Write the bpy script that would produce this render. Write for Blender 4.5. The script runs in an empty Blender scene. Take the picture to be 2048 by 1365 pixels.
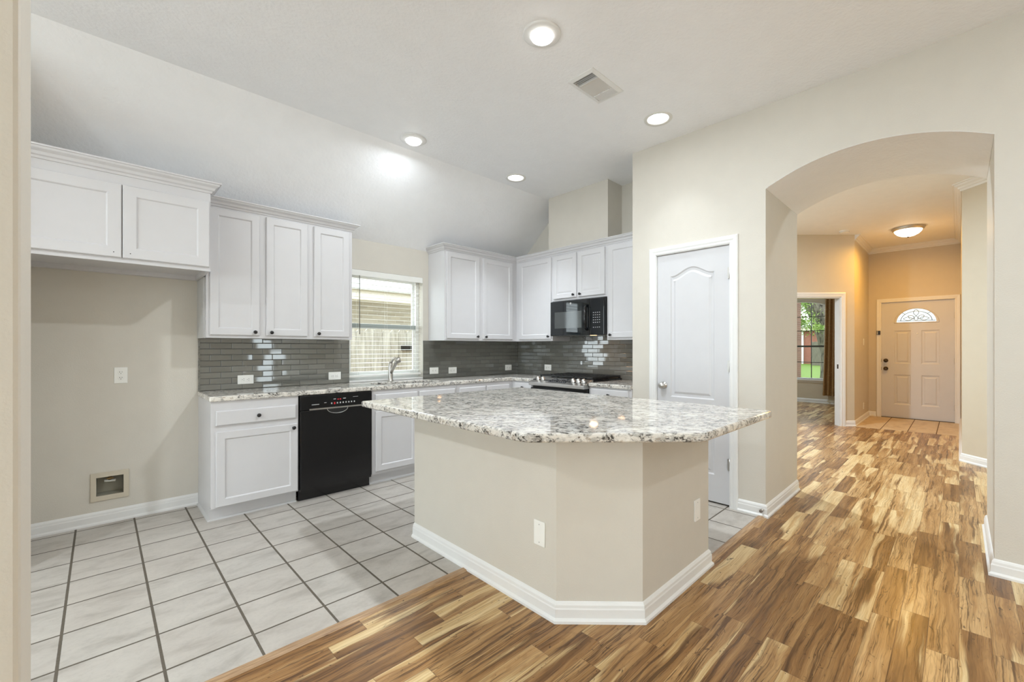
import bpy, bmesh, math, random
from math import sin, cos, pi, radians, sqrt
from mathutils import Vector
from mathutils.geometry import tessellate_polygon
random.seed(7)
SC = bpy.context.scene
COL = SC.collection

# ------------------------------------------------------------------ camera, sky, exposure
cam_d = bpy.data.cameras.new('camera')
cam_d.sensor_width = 36.0
cam_d.lens = 858.9 * 36.0 / 2048.0
cam_d.shift_x = -35.4 / 2048.0
cam_d.shift_y = 14.5 / 2048.0
cam_d.clip_start = 0.02
cam = bpy.data.objects.new('camera', cam_d)
COL.objects.link(cam)
cam.location = (0, 0, 1.25)
cam.rotation_euler = (pi / 2, 0, radians(-45))
SC.camera = cam
SC.view_settings.view_transform = 'Standard'
SC.view_settings.look = 'None'
SC.view_settings.gamma = 1.0
SC.view_settings.exposure = 0.92
SC.cycles.use_denoising = True
SC.cycles.max_bounces = 10
SC.cycles.diffuse_bounces = 6
SC.cycles.glossy_bounces = 4
SC.cycles.transparent_max_bounces = 24
SC.cycles.caustics_reflective = False
SC.cycles.caustics_refractive = False
SC.cycles.sample_clamp_indirect = 4.0

world = bpy.data.worlds.new('sky')
SC.world = world
world.use_nodes = True
wn = world.node_tree
bg = wn.nodes['Background']
bg.inputs['Color'].default_value = (0.87, 0.945, 1.0, 1)
bg.inputs['Strength'].default_value = 2.9

DOWN_W = 17.0      # ceiling downlights
FILL_W = 11.0    # base power of the added, unseen fill lights
HALL_W = 13.0      # flush light of the entry

# ------------------------------------------------------------------ node helpers
class NT:
    def __init__(s, name):
        s.m = bpy.data.materials.new(name)
        s.m.use_nodes = True
        s.t = s.m.node_tree
        s.b = s.t.nodes['Principled BSDF']
        s.out = s.t.nodes['Material Output']
    def n(s, typ, **kw):
        nd = s.t.nodes.new(typ)
        for k, v in kw.items():
            setattr(nd, k, v)
        return nd
    def link(s, a, b):
        s.t.links.new(a, b)
    def put(s, sock, v):
        if hasattr(v, 'is_output'):
            s.link(v, sock)
        else:
            sock.default_value = v
    def co(s):
        return s.n('ShaderNodeTexCoord').outputs['Object']
    def sep(s, v):
        nd = s.n('ShaderNodeSeparateXYZ'); s.link(v, nd.inputs[0]); return nd.outputs
    def comb(s, x, y, z=0.0):
        nd = s.n('ShaderNodeCombineXYZ')
        for i, v in enumerate((x, y, z)):
            s.put(nd.inputs[i], v)
        return nd.outputs[0]
    def math(s, op, a, b=0.0, c=0.0, clamp=False):
        nd = s.n('ShaderNodeMath', operation=op, use_clamp=clamp)
        s.put(nd.inputs[0], a); s.put(nd.inputs[1], b); s.put(nd.inputs[2], c)
        return nd.outputs[0]
    def noise(s, vec, scale, detail=2.0, rough=0.5, dist=0.0):
        nd = s.n('ShaderNodeTexNoise')
        s.put(nd.inputs['Vector'], vec)
        nd.inputs['Scale'].default_value = scale
        nd.inputs['Detail'].default_value = detail
        nd.inputs['Roughness'].default_value = rough
        nd.inputs['Distortion'].default_value = dist
        return nd.outputs['Fac']
    def white(s, vec):
        nd = s.n('ShaderNodeTexWhiteNoise', noise_dimensions='3D'); s.put(nd.inputs['Vector'], vec)
        return nd.outputs['Value']
    def vmul(s, v, k):
        nd = s.n('ShaderNodeVectorMath', operation='MULTIPLY'); s.put(nd.inputs[0], v)
        nd.inputs[1].default_value = k
        return nd.outputs[0]
    def vadd(s, a, b):
        nd = s.n('ShaderNodeVectorMath', operation='ADD'); s.put(nd.inputs[0], a); s.put(nd.inputs[1], b)
        return nd.outputs[0]
    def ramp(s, fac, stops, interp='LINEAR'):
        nd = s.n('ShaderNodeValToRGB'); s.put(nd.inputs[0], fac)
        cr = nd.color_ramp; cr.interpolation = interp
        while len(cr.elements) < len(stops):
            cr.elements.new(0.5)
        for e, (p, c) in zip(cr.elements, stops):
            e.position = p
            e.color = (c[0], c[1], c[2], 1) if len(c) == 3 else c
        return nd.outputs[0]
    def step(s, fac, lo, hi):
        nd = s.n('ShaderNodeMapRange', interpolation_type='SMOOTHSTEP'); s.put(nd.inputs[0], fac)
        s.put(nd.inputs[1], lo); s.put(nd.inputs[2], hi)
        return nd.outputs[0]
    def mix(s, f, a, b, mode='MIX'):
        nd = s.n('ShaderNodeMix', data_type='RGBA', blend_type=mode)
        s.put(nd.inputs['Factor'], f)
        for k, v in (('A', a), ('B', b)):
            sk = [i for i in nd.inputs if i.name == k and i.type == 'RGBA'][0]
            s.put(sk, (v[0], v[1], v[2], 1) if isinstance(v, tuple) else v)
        return [o for o in nd.outputs if o.type == 'RGBA'][0]
    def bump(s, h, strength=0.2, dist=0.01):
        nd = s.n('ShaderNodeBump'); s.put(nd.inputs['Height'], h)
        nd.inputs['Strength'].default_value = strength
        nd.inputs['Distance'].default_value = dist
        s.link(nd.outputs[0], s.b.inputs['Normal'])
    def set(s, **kw):
        for k, v in kw.items():
            k = {'color': 'Base Color', 'rough': 'Roughness', 'metal': 'Metallic', 'spec': 'Specular IOR Level',
                 'coat': 'Coat Weight', 'coatr': 'Coat Roughness', 'emit': 'Emission Color', 'es': 'Emission Strength'}.get(k, k)
            if isinstance(v, tuple) and len(v) == 3:
                v = (v[0], v[1], v[2], 1)
            s.put(s.b.inputs[k], v)
        return s

def srgb(r, g, b):
    f = lambda c: (c / 255 / 12.92) if c / 255 <= 0.04045 else ((c / 255 + 0.055) / 1.055) ** 2.4
    return (f(r), f(g), f(b))

def plain(name, col, rough=0.5, metal=0.0, grain=0.0, gs=200.0, **kw):
    a = NT(name); a.set(rough=rough, metal=metal, **kw)
    c = a.co()
    v = a.noise(c, 9.0, 3.0)
    a.set(color=a.mix(v, tuple(x * 0.97 for x in col), tuple(min(1, x * 1.03) for x in col)))
    if grain:
        a.bump(a.noise(c, gs, 3.0), grain, 0.003)
    return a.m

M = {}
M['paint'] = plain('beige_wall_paint', srgb(210, 205, 195), 0.55, grain=0.25, gs=140)
M['paint_far'] = plain('tan_wall_paint', srgb(205, 195, 176), 0.5, grain=0.15, gs=140)
M['ceil'] = plain('white_ceiling_paint', srgb(242, 243, 245), 0.55, grain=0.9, gs=42)
M['white'] = plain('white_trim_paint', srgb(230, 230, 229), 0.35)
M['door'] = plain('white_door_paint', srgb(208, 208, 211), 0.4)
M['cab'] = plain('white_cabinet_paint', srgb(208, 207, 209), 0.38)
M['cabgrey'] = plain('grey_white_kick_paint', srgb(200, 200, 200), 0.45)
M['plate'] = plain('white_plastic', srgb(240, 240, 236), 0.3)
M['slot'] = plain('dark_slot', (0.01, 0.01, 0.01), 0.6)
M['black'] = plain('black_gloss_enamel', (0.006, 0.006, 0.007), 0.16)
M['blackm'] = plain('black_matt_iron', (0.012, 0.012, 0.012), 0.45)
M['knobblack'] = plain('black_bronze_knob', (0.012, 0.011, 0.011), 0.3)
M['steel'] = plain('brushed_steel', (0.62, 0.61, 0.59), 0.28, 1.0)
M['steeld'] = plain('dark_steel', (0.30, 0.30, 0.31), 0.3, 1.0)
M['nickel'] = plain('satin_nickel', (0.55, 0.53, 0.50), 0.3, 1.0)
M['canrim'] = plain('pale_metal_rim', srgb(226, 225, 220), 0.4)
M['bronze'] = plain('dark_bronze', (0.10, 0.075, 0.055), 0.35, 1.0)
M['vinyl'] = plain('white_window_vinyl', srgb(240, 241, 240), 0.35)
M['alu'] = plain('grey_window_rail', srgb(165, 172, 172), 0.4)
M['darkbar'] = plain('dark_window_bar', srgb(70, 72, 66), 0.4)
M['slat'] = plain('white_blind_slat', srgb(238, 238, 234), 0.4)
M['wand'] = plain('grey_plastic_wand', srgb(120, 118, 110), 0.3)
M['red'] = plain('red_print', (0.6, 0.02, 0.03), 0.5)
M['greyprint'] = plain('grey_print', (0.45, 0.45, 0.45), 0.5)
M['boxplastic'] = plain('beige_box_plastic', srgb(202, 193, 175), 0.45)
M['boxin'] = plain('grey_box_inside', srgb(150, 146, 132), 0.6)
M['brass'] = plain('tarnished_brass', (0.25, 0.17, 0.08), 0.45, 1.0)
M['rubber'] = plain('grey_rubber', srgb(120, 112, 105), 0.6)

def mat_emit(name, col, s, base=(0.9, 0.9, 0.9)):
    a = NT(name); a.set(color=base, emit=col, es=s, rough=0.4); return a.m
M['lens'] = mat_emit('lit_lens', (1.0, 0.985, 0.96), 5.5)
M['warmglass'] = mat_emit('lit_frosted_glass', (1.0, 0.86, 0.66), 2.2)
M['warmlens'] = mat_emit('lit_cooktop_lamp', (1.0, 0.62, 0.32), 2.0)

def mat_glass(name, tint=(1, 1, 1), rough=0.0, refl=1.0):
    a = NT(name)
    a.t.nodes.remove(a.b)
    tr = a.n('ShaderNodeBsdfTransparent'); tr.inputs[0].default_value = (*tint, 1)
    gl = a.n('ShaderNodeBsdfGlossy'); gl.inputs['Roughness'].default_value = rough
    fr = a.n('ShaderNodeFresnel'); fr.inputs[0].default_value = 1.45
    geo = a.n('ShaderNodeNewGeometry')
    f = a.math('MULTIPLY', a.math('MULTIPLY', fr.outputs[0], refl), a.math('SUBTRACT', 1.0, geo.outputs['Backfacing']))
    mx = a.n('ShaderNodeMixShader')
    a.link(f, mx.inputs[0]); a.link(tr.outputs[0], mx.inputs[1]); a.link(gl.outputs[0], mx.inputs[2])
    a.link(mx.outputs[0], a.out.inputs['Surface'])
    return a.m
M['glass'] = mat_glass('clear_window_glass', (0.97, 0.99, 0.98))
M['dimglass'] = mat_glass('dimmed_window_glass', (0.74, 0.74, 0.73))  # tint added to dim the bright view outside the study
M['obscure'] = mat_glass('obscure_leaded_glass', (0.52, 0.54, 0.52), 0.1)

def mat_frosted():
    a = NT('textured_leaded_glass')
    a.set(color=(0.92, 0.97, 0.95), rough=0.25)
    a.b.inputs['Transmission Weight'].default_value = 1.0
    a.b.inputs['IOR'].default_value = 1.1
    a.bump(a.noise(a.co(), 160, 2), 0.3, 0.003)
    return a.m
M['frost'] = mat_frosted()

# ---- floors
def mat_tile(name, sx, ox, oy, base, dark, grout, lx=None):
    a = NT(name); c = a.co(); X, Y, _ = a.sep(c)
    u = a.math('DIVIDE', a.math('SUBTRACT', X, ox), lx or sx)
    v = a.math('DIVIDE', a.math('SUBTRACT', Y, oy), sx)
    def edge(q):
        f = a.math('FRACT', a.math('ADD', q, 100.5))
        return a.math('ABSOLUTE', a.math('SUBTRACT', f, 0.5))
    d = a.math('MINIMUM', edge(u), edge(v))
    wob = a.math('MULTIPLY', a.noise(c, 60, 2), 0.004)
    d = a.math('SUBTRACT', d, wob)
    tile = a.step(d, 0.0125, 0.0185)
    cell = a.comb(a.math('FLOOR', a.math('ADD', u, 100.0)), a.math('FLOOR', a.math('ADD', v, 100.0)), 3.0)
    rnd = a.white(cell)
    sh = a.vadd(c, a.comb(a.math('MULTIPLY', rnd, 9.0), a.math('MULTIPLY', rnd, 5.0), rnd))
    n1 = a.noise(a.vmul(sh, (0.7, 1.3, 1)), 7, 6, 0.62, 0.4)
    n2 = a.noise(sh, 55, 5, 0.65)
    col = a.ramp(n1, [(0.28, dark), (0.5, base), (0.72, tuple(min(1, x * 1.12) for x in base))])
    col = a.mix(a.math('MULTIPLY', a.step(n2, 0.45, 0.75), 0.35), col, tuple(x * 0.72 for x in base))
    col = a.mix(a.math('MULTIPLY', rnd, 0.22), col, (base[0] * 0.98, base[1] * 0.90, base[2] * 0.86))
    g = a.mix(a.noise(c, 120, 3), tuple(x * 0.6 for x in grout), tuple(x * 1.25 for x in grout))
    a.set(color=a.mix(tile, g, col), rough=a.math('SUBTRACT', 0.75, a.math('MULTIPLY', tile, 0.33)))
    a.bump(a.math('ADD', tile, a.math('MULTIPLY', n2, 0.06)), 0.5, 0.003)
    return a.m
M['tile'] = mat_tile('grey_ceramic_floor_tile', 0.2953, -0.1190, 0.1050, srgb(187, 182, 175), srgb(158, 152, 144), srgb(98, 90, 79))
M['tile_entry'] = mat_tile('tan_entry_floor_tile', 0.312, 8.0, 0.235, srgb(208, 186, 152), srgb(186, 160, 124), srgb(110, 84, 58), 3.0)

def mat_wood():
    a = NT('spalted_laminate_floor'); c = a.co(); X, Y, _ = a.sep(c)
    W, L = 0.098, 0.62
    r = a.math('DIVIDE', Y, W)
    row = a.math('FLOOR', r)
    off = a.white(a.comb(row, 3.7, 1.0))
    q = a.math('ADD', a.math('DIVIDE', X, L), a.math('MULTIPLY', off, 7.0))
    colm = a.math('FLOOR', q)
    rnd = a.white(a.comb(row, colm, 5.0))
    rnd2 = a.white(a.comb(colm, row, 9.0))
    sh = a.vadd(c, a.comb(a.math('MULTIPLY', rnd, 31.0), a.math('MULTIPLY', rnd2, 17.0), a.math('MULTIPLY', rnd, 3.0)))
    # slow field along the board: pale sapwood against brown heartwood with wavy growth lines
    bend = a.noise(a.vmul(sh, (2.6, 2.5, 1)), 1.5, 2, 0.5)
    bent = a.vadd(sh, a.comb(0.0, a.math('MULTIPLY', bend, 0.035), 0.0))
    fld = a.noise(a.vmul(bent, (0.75, 7.5, 1)), 1.2, 2, 0.5)
    fine = a.noise(a.vmul(bent, (1.3, 95.0, 1)), 2.0, 4, 0.65)
    blot = a.noise(a.vmul(bent, (0.7, 11.0, 1)), 2.4, 4, 0.6)
    hk = a.math('ADD', a.math('ADD', fld, a.math('MULTIPLY', a.math('SUBTRACT', rnd, 0.5), 0.20)), a.math('MULTIPLY', a.math('SUBTRACT', fine, 0.5), 0.08))
    heart = a.math('ADD', 0.05, a.math('MULTIPLY', a.step(hk, 0.385, 0.455), 0.95))
    sap = a.mix(a.step(a.math('ADD', a.math('MULTIPLY', fine, 0.5), a.math('MULTIPLY', blot, 0.5)), 0.38, 0.62), srgb(228, 204, 156), srgb(194, 158, 106))
    hw = a.ramp(a.math('ADD', a.math('ADD', a.math('MULTIPLY', blot, 0.62), a.math('MULTIPLY', rnd2, 0.24)), a.math('MULTIPLY', fine, 0.22)),
                [(0.35, srgb(106, 74, 43)), (0.47, srgb(152, 112, 68)), (0.58, srgb(182, 142, 93)), (0.72, srgb(208, 172, 122))])
    wav = a.math('SINE', a.math('MULTIPLY', fld, 170.0))
    hw = a.mix(a.math('MULTIPLY', a.step(wav, 0.2, 1.0), 0.18), hw, srgb(112, 76, 44))
    hw = a.mix(a.math('MULTIPLY', a.step(fine, 0.50, 0.62), 0.45), hw, srgb(104, 70, 40))
    col = a.mix(heart, sap, hw)
    # dark streaks that follow the grain, spalting lines, knots
    v = a.noise(a.vmul(bent, (0.6, 20.0, 1)), 1.5, 5, 0.62)
    dk = a.math('ADD', 0.22, a.math('MULTIPLY', a.step(hk, 0.38, 0.47), 0.62))
    vein = a.math('SUBTRACT', 1.0, a.step(a.math('ABSOLUTE', a.math('SUBTRACT', v, 0.5)), 0.0, 0.028))
    patch = a.step(a.noise(a.vmul(sh, (1.2, 5.0, 1)), 2.0, 2), 0.44, 0.56)
    col = a.mix(a.math('MULTIPLY', a.math('MULTIPLY', vein, patch), dk), col, srgb(66, 42, 24))
    k = a.noise(a.vmul(bent, (0.55, 17.0, 1)), 2.4, 5, 0.68)
    col = a.mix(a.math('MULTIPLY', a.step(k, 0.53, 0.64), dk), col, srgb(82, 54, 30))
    kn = a.noise(a.vmul(sh, (3.0, 7.0, 1)), 3.4, 4, 0.7, 2.5)
    col = a.mix(a.math('MULTIPLY', a.step(kn, 0.62, 0.68), 0.8), col, srgb(62, 40, 23))
    g2 = fine
    f1 = a.math('ABSOLUTE', a.math('SUBTRACT', a.math('FRACT', a.math('ADD', r, 100.5)), 0.5))
    f2 = a.math('ABSOLUTE', a.math('SUBTRACT', a.math('FRACT', a.math('ADD', q, 100.5)), 0.5))
    seam = a.math('MINIMUM', a.step(f1, 0.002, 0.018), a.step(f2, 0.0005, 0.003))
    col = a.mix(a.math('SUBTRACT', 1.0, seam), col, a.mix(0.55, col, srgb(84, 54, 28)))
    a.set(color=col, rough=a.math('ADD', 0.23, a.math('MULTIPLY', g2, 0.12)), spec=0.4)
    a.bump(a.math('ADD', seam, a.math('MULTIPLY', g2, 0.25)), 0.15, 0.002)
    return a.m
M['wood'] = mat_wood()
M['woodstrip'] = None

def mat_strip():
    a = NT('wood_transition_strip'); c = a.co()
    g = a.noise(a.vmul(c, (4, 60, 1)), 2.0, 4, 0.6)
    a.set(color=a.ramp(g, [(0.3, srgb(140, 108, 78)), (0.7, srgb(196, 164, 128))]), rough=0.4)
    return a.m
M['woodstrip'] = mat_strip()

def mat_granite():
    a = NT('speckled_white_granite'); c0 = a.co(); gx_, gy_, gz_ = a.sep(c0)
    c = a.comb(a.math('MULTIPLY', a.math('SUBTRACT', gx_, gy_), 0.42), a.math('MULTIPLY', a.math('ADD', gx_, gy_), 0.74), gz_)
    w = a.vadd(c, a.vmul(a.comb(a.noise(c, 9, 3), a.noise(a.vadd(c, (3.1, 0, 0)), 9, 3), a.noise(a.vadd(c, (0, 7.3, 0)), 9, 3)), (0.05, 0.05, 0.05)))
    big = a.noise(w, 6.5, 4, 0.6, 0.6)
    n1 = a.noise(w, 26, 6, 0.68, 0.8)
    n2 = a.noise(a.vadd(w, (5, 5, 5)), 70, 5, 0.7, 0.4)
    n3 = a.noise(a.vadd(w, (9, 2, 4)), 48, 4, 0.62, 0.6)
    col = a.ramp(big, [(0.3, srgb(228, 223, 214)), (0.55, srgb(216, 212, 205)), (0.75, srgb(198, 195, 190))])
    col = a.mix(a.math('MULTIPLY', a.step(n1, 0.47, 0.58), 0.65), col, srgb(150, 148, 144))
    col = a.mix(a.math('MULTIPLY', a.step(n3, 0.57, 0.62), 0.55), col, srgb(150, 132, 112))
    clus = a.step(a.math('ADD', a.math('MULTIPLY', big, 0.45), a.math('MULTIPLY', n1, 0.55)), 0.41, 0.54)
    blk = a.math('MULTIPLY', a.step(n2, 0.52, 0.575), clus)
    col = a.mix(a.math('MULTIPLY', blk, 0.93), col, srgb(44, 41, 38))
    wh = a.step(a.noise(a.vadd(w, (1, 8, 2)), 40, 4, 0.6), 0.58, 0.66)
    col = a.mix(a.math('MULTIPLY', wh, 0.6), col, srgb(240, 237, 230))
    a.set(color=col, rough=0.05, spec=0.55)
    return a.m
M['granite'] = mat_granite()

def mat_subway():
    a = NT('grey_glass_subway_tile'); c = a.co(); X, _, Z = a.sep(c)
    bw, bh, g = 0.150, 0.0485, 0.0020
    r = a.math('DIVIDE', Z, bh); row = a.math('FLOOR', r)
    odd = a.math('MODULO', a.math('ADD', row, 200.0), 2.0)
    q = a.math('ADD', a.math('DIVIDE', X, bw), a.math('MULTIPLY', odd, 0.5)); cl = a.math('FLOOR', q)
    fx = a.math('SUBTRACT', a.math('FRACT', a.math('ADD', q, 100.0)), 0.5)
    fz = a.math('SUBTRACT', a.math('FRACT', a.math('ADD', r, 100.0)), 0.5)
    ex = a.math('MULTIPLY', a.math('SUBTRACT', 0.5, a.math('ABSOLUTE', fx)), bw)
    ez = a.math('MULTIPLY', a.math('SUBTRACT', 0.5, a.math('ABSOLUTE', fz)), bh)
    d = a.math('MINIMUM', ex, ez)
    tile = a.step(d, g * 0.7, g * 1.3)
    rnd = a.white(a.comb(cl, row, 2.0))
    rnd2 = a.white(a.comb(row, cl, 7.0))
    n = a.noise(c, 30, 3)
    col = a.mix(rnd, srgb(104, 104, 98), srgb(118, 118, 112))
    col = a.mix(a.math('MULTIPLY', n, 0.3), col, srgb(96, 96, 90))
    a.set(color=a.mix(tile, srgb(58, 56, 51), col), rough=a.math('SUBTRACT', 0.6, a.math('MULTIPLY', tile, 0.56)), spec=1.0)
    a.b.inputs['IOR'].default_value = 1.6
    # every tile sits at its own slight tilt, edges eased
    tilt = a.math('ADD', a.math('MULTIPLY', a.math('MULTIPLY', fx, bw), a.math('SUBTRACT', rnd, 0.5)),
                  a.math('MULTIPLY', a.math('MULTIPLY', fz, bh), a.math('MULTIPLY', a.math('SUBTRACT', rnd2, 0.5), 1.2)))
    h = a.math('ADD', a.math('MULTIPLY', a.step(d, 0.0, 0.004), 0.0016), a.math('MULTIPLY', tilt, 0.03))
    nd = a.n('ShaderNodeBump'); a.link(h, nd.inputs['Height']); nd.inputs['Strength'].default_value = 1.0; nd.inputs['Distance'].default_value = 1.0
    a.link(nd.outputs[0], a.b.inputs['Normal'])
    return a.m
M['subway'] = mat_subway()

def mat_brick(name, c1, c2, mortar, bw=0.2, bh=0.067, vert='Z', hor='Y'):
    a = NT(name); c = a.co(); s = dict(zip('XYZ', a.sep(c)))
    v = a.comb(s[hor], s[vert], 0.0)
    b = a.n('ShaderNodeTexBrick'); a.link(v, b.inputs['Vector'])
    b.inputs['Scale'].default_value = 1.0
    b.inputs['Brick Width'].default_value = bw; b.inputs['Row Height'].default_value = bh
    b.inputs['Mortar Size'].default_value = 0.008
    b.inputs['Color1'].default_value = (*c1, 1); b.inputs['Color2'].default_value = (*c2, 1); b.inputs['Mortar'].default_value = (*mortar, 1)
    a.set(color=a.mix(a.math('MULTIPLY', a.noise(c, 6, 4), 0.35), b.outputs['Color'], tuple(x * 0.7 for x in c1)), rough=0.85)
    return a.m
M['brick_red'] = mat_brick('red_house_brick', srgb(158, 92, 76), srgb(176, 110, 92), srgb(164, 140, 126))
M['brick_pale'] = mat_brick('pale_house_brick', srgb(206, 198, 184), srgb(176, 168, 154), srgb(200, 196, 186), hor='X')
M['brick_pier'] = mat_brick('weathered_pier_brick', srgb(112, 72, 60), srgb(132, 92, 76), srgb(132, 118, 106))

def mat_board(name, c1, c2, axis):
    a = NT(name); c = a.co()
    k = (3, 30, 1.2) if axis == 'Z' else (3, 3, 30)
    n = a.noise(a.vmul(c, (9, 9, 1.0)), 2.5, 5, 0.65, 0.5)
    a.set(color=a.ramp(n, [(0.3, c1), (0.7, c2)]), rough=0.85)
    return a.m
M['fence'] = mat_board('weathered_fence_boards', srgb(152, 148, 136), srgb(206, 205, 198), 'Z')
M['fence2'] = mat_board('grey_fence_boards', srgb(92, 88, 78), srgb(132, 128, 114), 'Z')
M['shingle'] = plain('pale_roof_shingle', srgb(176, 176, 170), 0.9, grain=0.6, gs=60)
M['fascia'] = plain('cream_fascia_paint', srgb(214, 206, 188), 0.6)
def mat_bark():
    a = NT('grey_tree_bark'); c = a.co()
    n = a.noise(a.vmul(c, (6, 6, 1.6)), 2.2, 5, 0.7, 0.5)
    a.set(color=a.ramp(n, [(0.36, srgb(52, 48, 42)), (0.52, srgb(112, 106, 94)), (0.7, srgb(146, 140, 126))]), rough=0.95)
    a.bump(n, 1.0, 0.05)
    return a.m
M['bark'] = mat_bark()
def mat_leaf():
    a = NT('green_leaves'); a.set(color=a.ramp(a.noise(a.co(), 3, 3), [(0.3, srgb(92, 128, 52)), (0.7, srgb(168, 190, 104))]), rough=0.6); return a.m
M['leaf'] = mat_leaf()
def mat_grass():
    a = NT('bright_lawn'); a.set(color=a.ramp(a.noise(a.co(), 5, 5, 0.7), [(0.3, srgb(82, 112, 34)), (0.7, srgb(110, 142, 50))]), rough=0.9); return a.m
M['lawn'] = mat_grass()
M['soil'] = plain('bare_side_yard', srgb(190, 182, 160), 0.95, grain=0.6, gs=20)
def mat_curtain():
    a = NT('brown_patterned_curtain'); c = a.co()
    v = a.n('ShaderNodeTexVoronoi'); a.link(a.vmul(c, (1, 1, 1)), v.inputs['Vector']); v.inputs['Scale'].default_value = 26.0
    sp = a.math('SUBTRACT', 1.0, a.step(v.outputs['Distance'], 0.12, 0.24))
    base = a.mix(a.noise(c, 40, 3), srgb(138, 104, 64), srgb(168, 132, 86))
    a.set(color=a.mix(a.math('MULTIPLY', sp, 0.75), base, srgb(206, 186, 146)), rough=0.6)
    return a.m
M['curtain'] = mat_curtain()
M['dispglass'] = plain('black_display_glass', (0.02, 0.022, 0.026), 0.1)
M['mwglass'] = plain('smoked_microwave_glass', (0.006, 0.008, 0.010), 0.03, spec=0.62)

# ------------------------------------------------------------------ mesh builder
class MB:
    def __init__(s):
        s.v = []; s.f = []; s.sm = []
    def add(s, vs, fs, smooth=False):
        o = len(s.v); s.v += [tuple(p) for p in vs]
        for f in fs:
            s.f.append(tuple(i + o for i in f)); s.sm.append(smooth)
        return s
    def box(s, x0, x1, y0, y1, z0, z1):
        v = [(x, y, z) for z in (z0, z1) for y in (y0, y1) for x in (x0, x1)]
        return s.add(v, [(0, 2, 3, 1), (4, 5, 7, 6), (0, 1, 5, 4), (2, 6, 7, 3), (0, 4, 6, 2), (1, 3, 7, 5)])
    def loft(s, loops, close=True, cap0=False, cap1=False, smooth=False):
        n = len(loops[0]); vs = [p for l in loops for p in l]; fs = []
        for i in range(len(loops) - 1):
            for j in range(n if close else n - 1):
                k = (j + 1) % n
                fs.append((i * n + j, i * n + k, (i + 1) * n + k, (i + 1) * n + j))
        if cap0: fs.append(tuple(range(n))[::-1])
        if cap1: fs.append(tuple(range((len(loops) - 1) * n, len(loops) * n)))
        return s.add(vs, fs, smooth)
    def prism(s, poly, fn, a, b):
        """poly of 2-D points, fn(u, v, w) -> xyz, extruded from w=a to w=b"""
        A = [fn(u, v, a) for u, v in poly]; B = [fn(u, v, b) for u, v in poly]
        n = len(poly); s.loft([A, B])
        tris = tessellate_polygon([[Vector((u, v, 0)) for u, v in poly]])
        s.add(A, [tuple(t) for t in tris]); s.add(B, [tuple(t)[::-1] for t in tris])
        return s
    def holed(s, outer, holes, fn, a, b):
        """plate with through holes"""
        loops = [outer] + holes
        tris = tessellate_polygon([[Vector((u, v, 0)) for u, v in l] for l in loops])
        flat = [p for l in loops for p in l]
        s.add([fn(u, v, a) for u, v in flat], [tuple(t) for t in tris])
        if b is not None:
            s.add([fn(u, v, b) for u, v in flat], [tuple(t)[::-1] for t in tris])
            for l in loops:
                s.loft([[fn(u, v, a) for u, v in l], [fn(u, v, b) for u, v in l]])
        return s
    def lathe(s, prof, origin=(0, 0, 0), axis='Z', n=24, cap=True):
        """prof list of (r, h) along axis"""
        L = []
        for r, h in prof:
            ring = []
            for i in range(n):
                t = 2 * pi * i / n; a, b = r * cos(t), r * sin(t)
                p = {'Z': (a, b, h), 'Y': (a, h, b), 'X': (h, a, b)}[axis]
                ring.append((p[0] + origin[0], p[1] + origin[1], p[2] + origin[2]))
            L.append(ring)
        s.loft(L, smooth=True)
        if cap:
            for k in (0, -1):
                s.add(L[k], [tuple(range(n))])
        return s
    def tube(s, pts, rad, n=10, cap=True):
        pts = [Vector(p) for p in pts]
        if not isinstance(rad, (list, tuple)): rad = [rad] * len(pts)
        L = []; prev = None
        for i, p in enumerate(pts):
            d = (pts[min(i + 1, len(pts) - 1)] - pts[max(i - 1, 0)]).normalized()
            ref = prev if prev is not None else (Vector((0, 0, 1)) if abs(d.z) < 0.9 else Vector((1, 0, 0)))
            u = d.cross(ref).normalized(); w = u.cross(d).normalized(); prev = w
            L.append([tuple(p + rad[i] * (cos(2 * pi * k / n) * u + sin(2 * pi * k / n) * w)) for k in range(n)])
        return s.loft(L, smooth=True, cap0=cap, cap1=cap)
    def sweep(s, path, prof, fn, side=1, closed=False):
        """profile (offset, height) carried along a 2-D path with mitred corners; offset to the left (side=1) or right"""
        n = len(path); P = [Vector(p) for p in path]; loops = []
        for i in range(n):
            if closed:
                d0 = (P[i] - P[i - 1]).normalized(); d1 = (P[(i + 1) % n] - P[i]).normalized()
            else:
                d0 = (P[i] - P[i - 1]).normalized() if i else (P[1] - P[0]).normalized()
                d1 = (P[i + 1] - P[i]).normalized() if i < n - 1 else d0
            n0 = Vector((-d0.y, d0.x)) * side; n1 = Vector((-d1.y, d1.x)) * side
            m = (n0 + n1) / (1 + n0.dot(n1))
            loops.append([fn(P[i].x + m.x * o, P[i].y + m.y * o, h) for o, h in prof])
        if closed: loops.append(loops[0])
        return s.loft(loops, cap0=not closed, cap1=not closed)
    def build(s, name, mat, parent=None, bevel=0.0, seg=2, normals=True):
        me = bpy.data.meshes.new(name)
        bm = bmesh.new()
        vs = [bm.verts.new(p) for p in s.v]
        for f, sm in zip(s.f, s.sm):
            try:
                fc = bm.faces.new([vs[i] for i in f]); fc.smooth = sm
            except ValueError:
                pass
        bmesh.ops.remove_doubles(bm, verts=bm.verts, dist=1e-5)
        if normals: bmesh.ops.recalc_face_normals(bm, faces=bm.faces)
        bm.to_mesh(me); bm.free()
        me.materials.append(mat)
        o = bpy.data.objects.new(name, me)
        COL.objects.link(o)
        if parent is not None: o.parent = parent
        if bevel:
            b = o.modifiers.new('edge', 'BEVEL'); b.width = bevel; b.segments = seg; b.limit_method = 'ANGLE'; b.angle_limit = radians(40)
        return o

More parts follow.
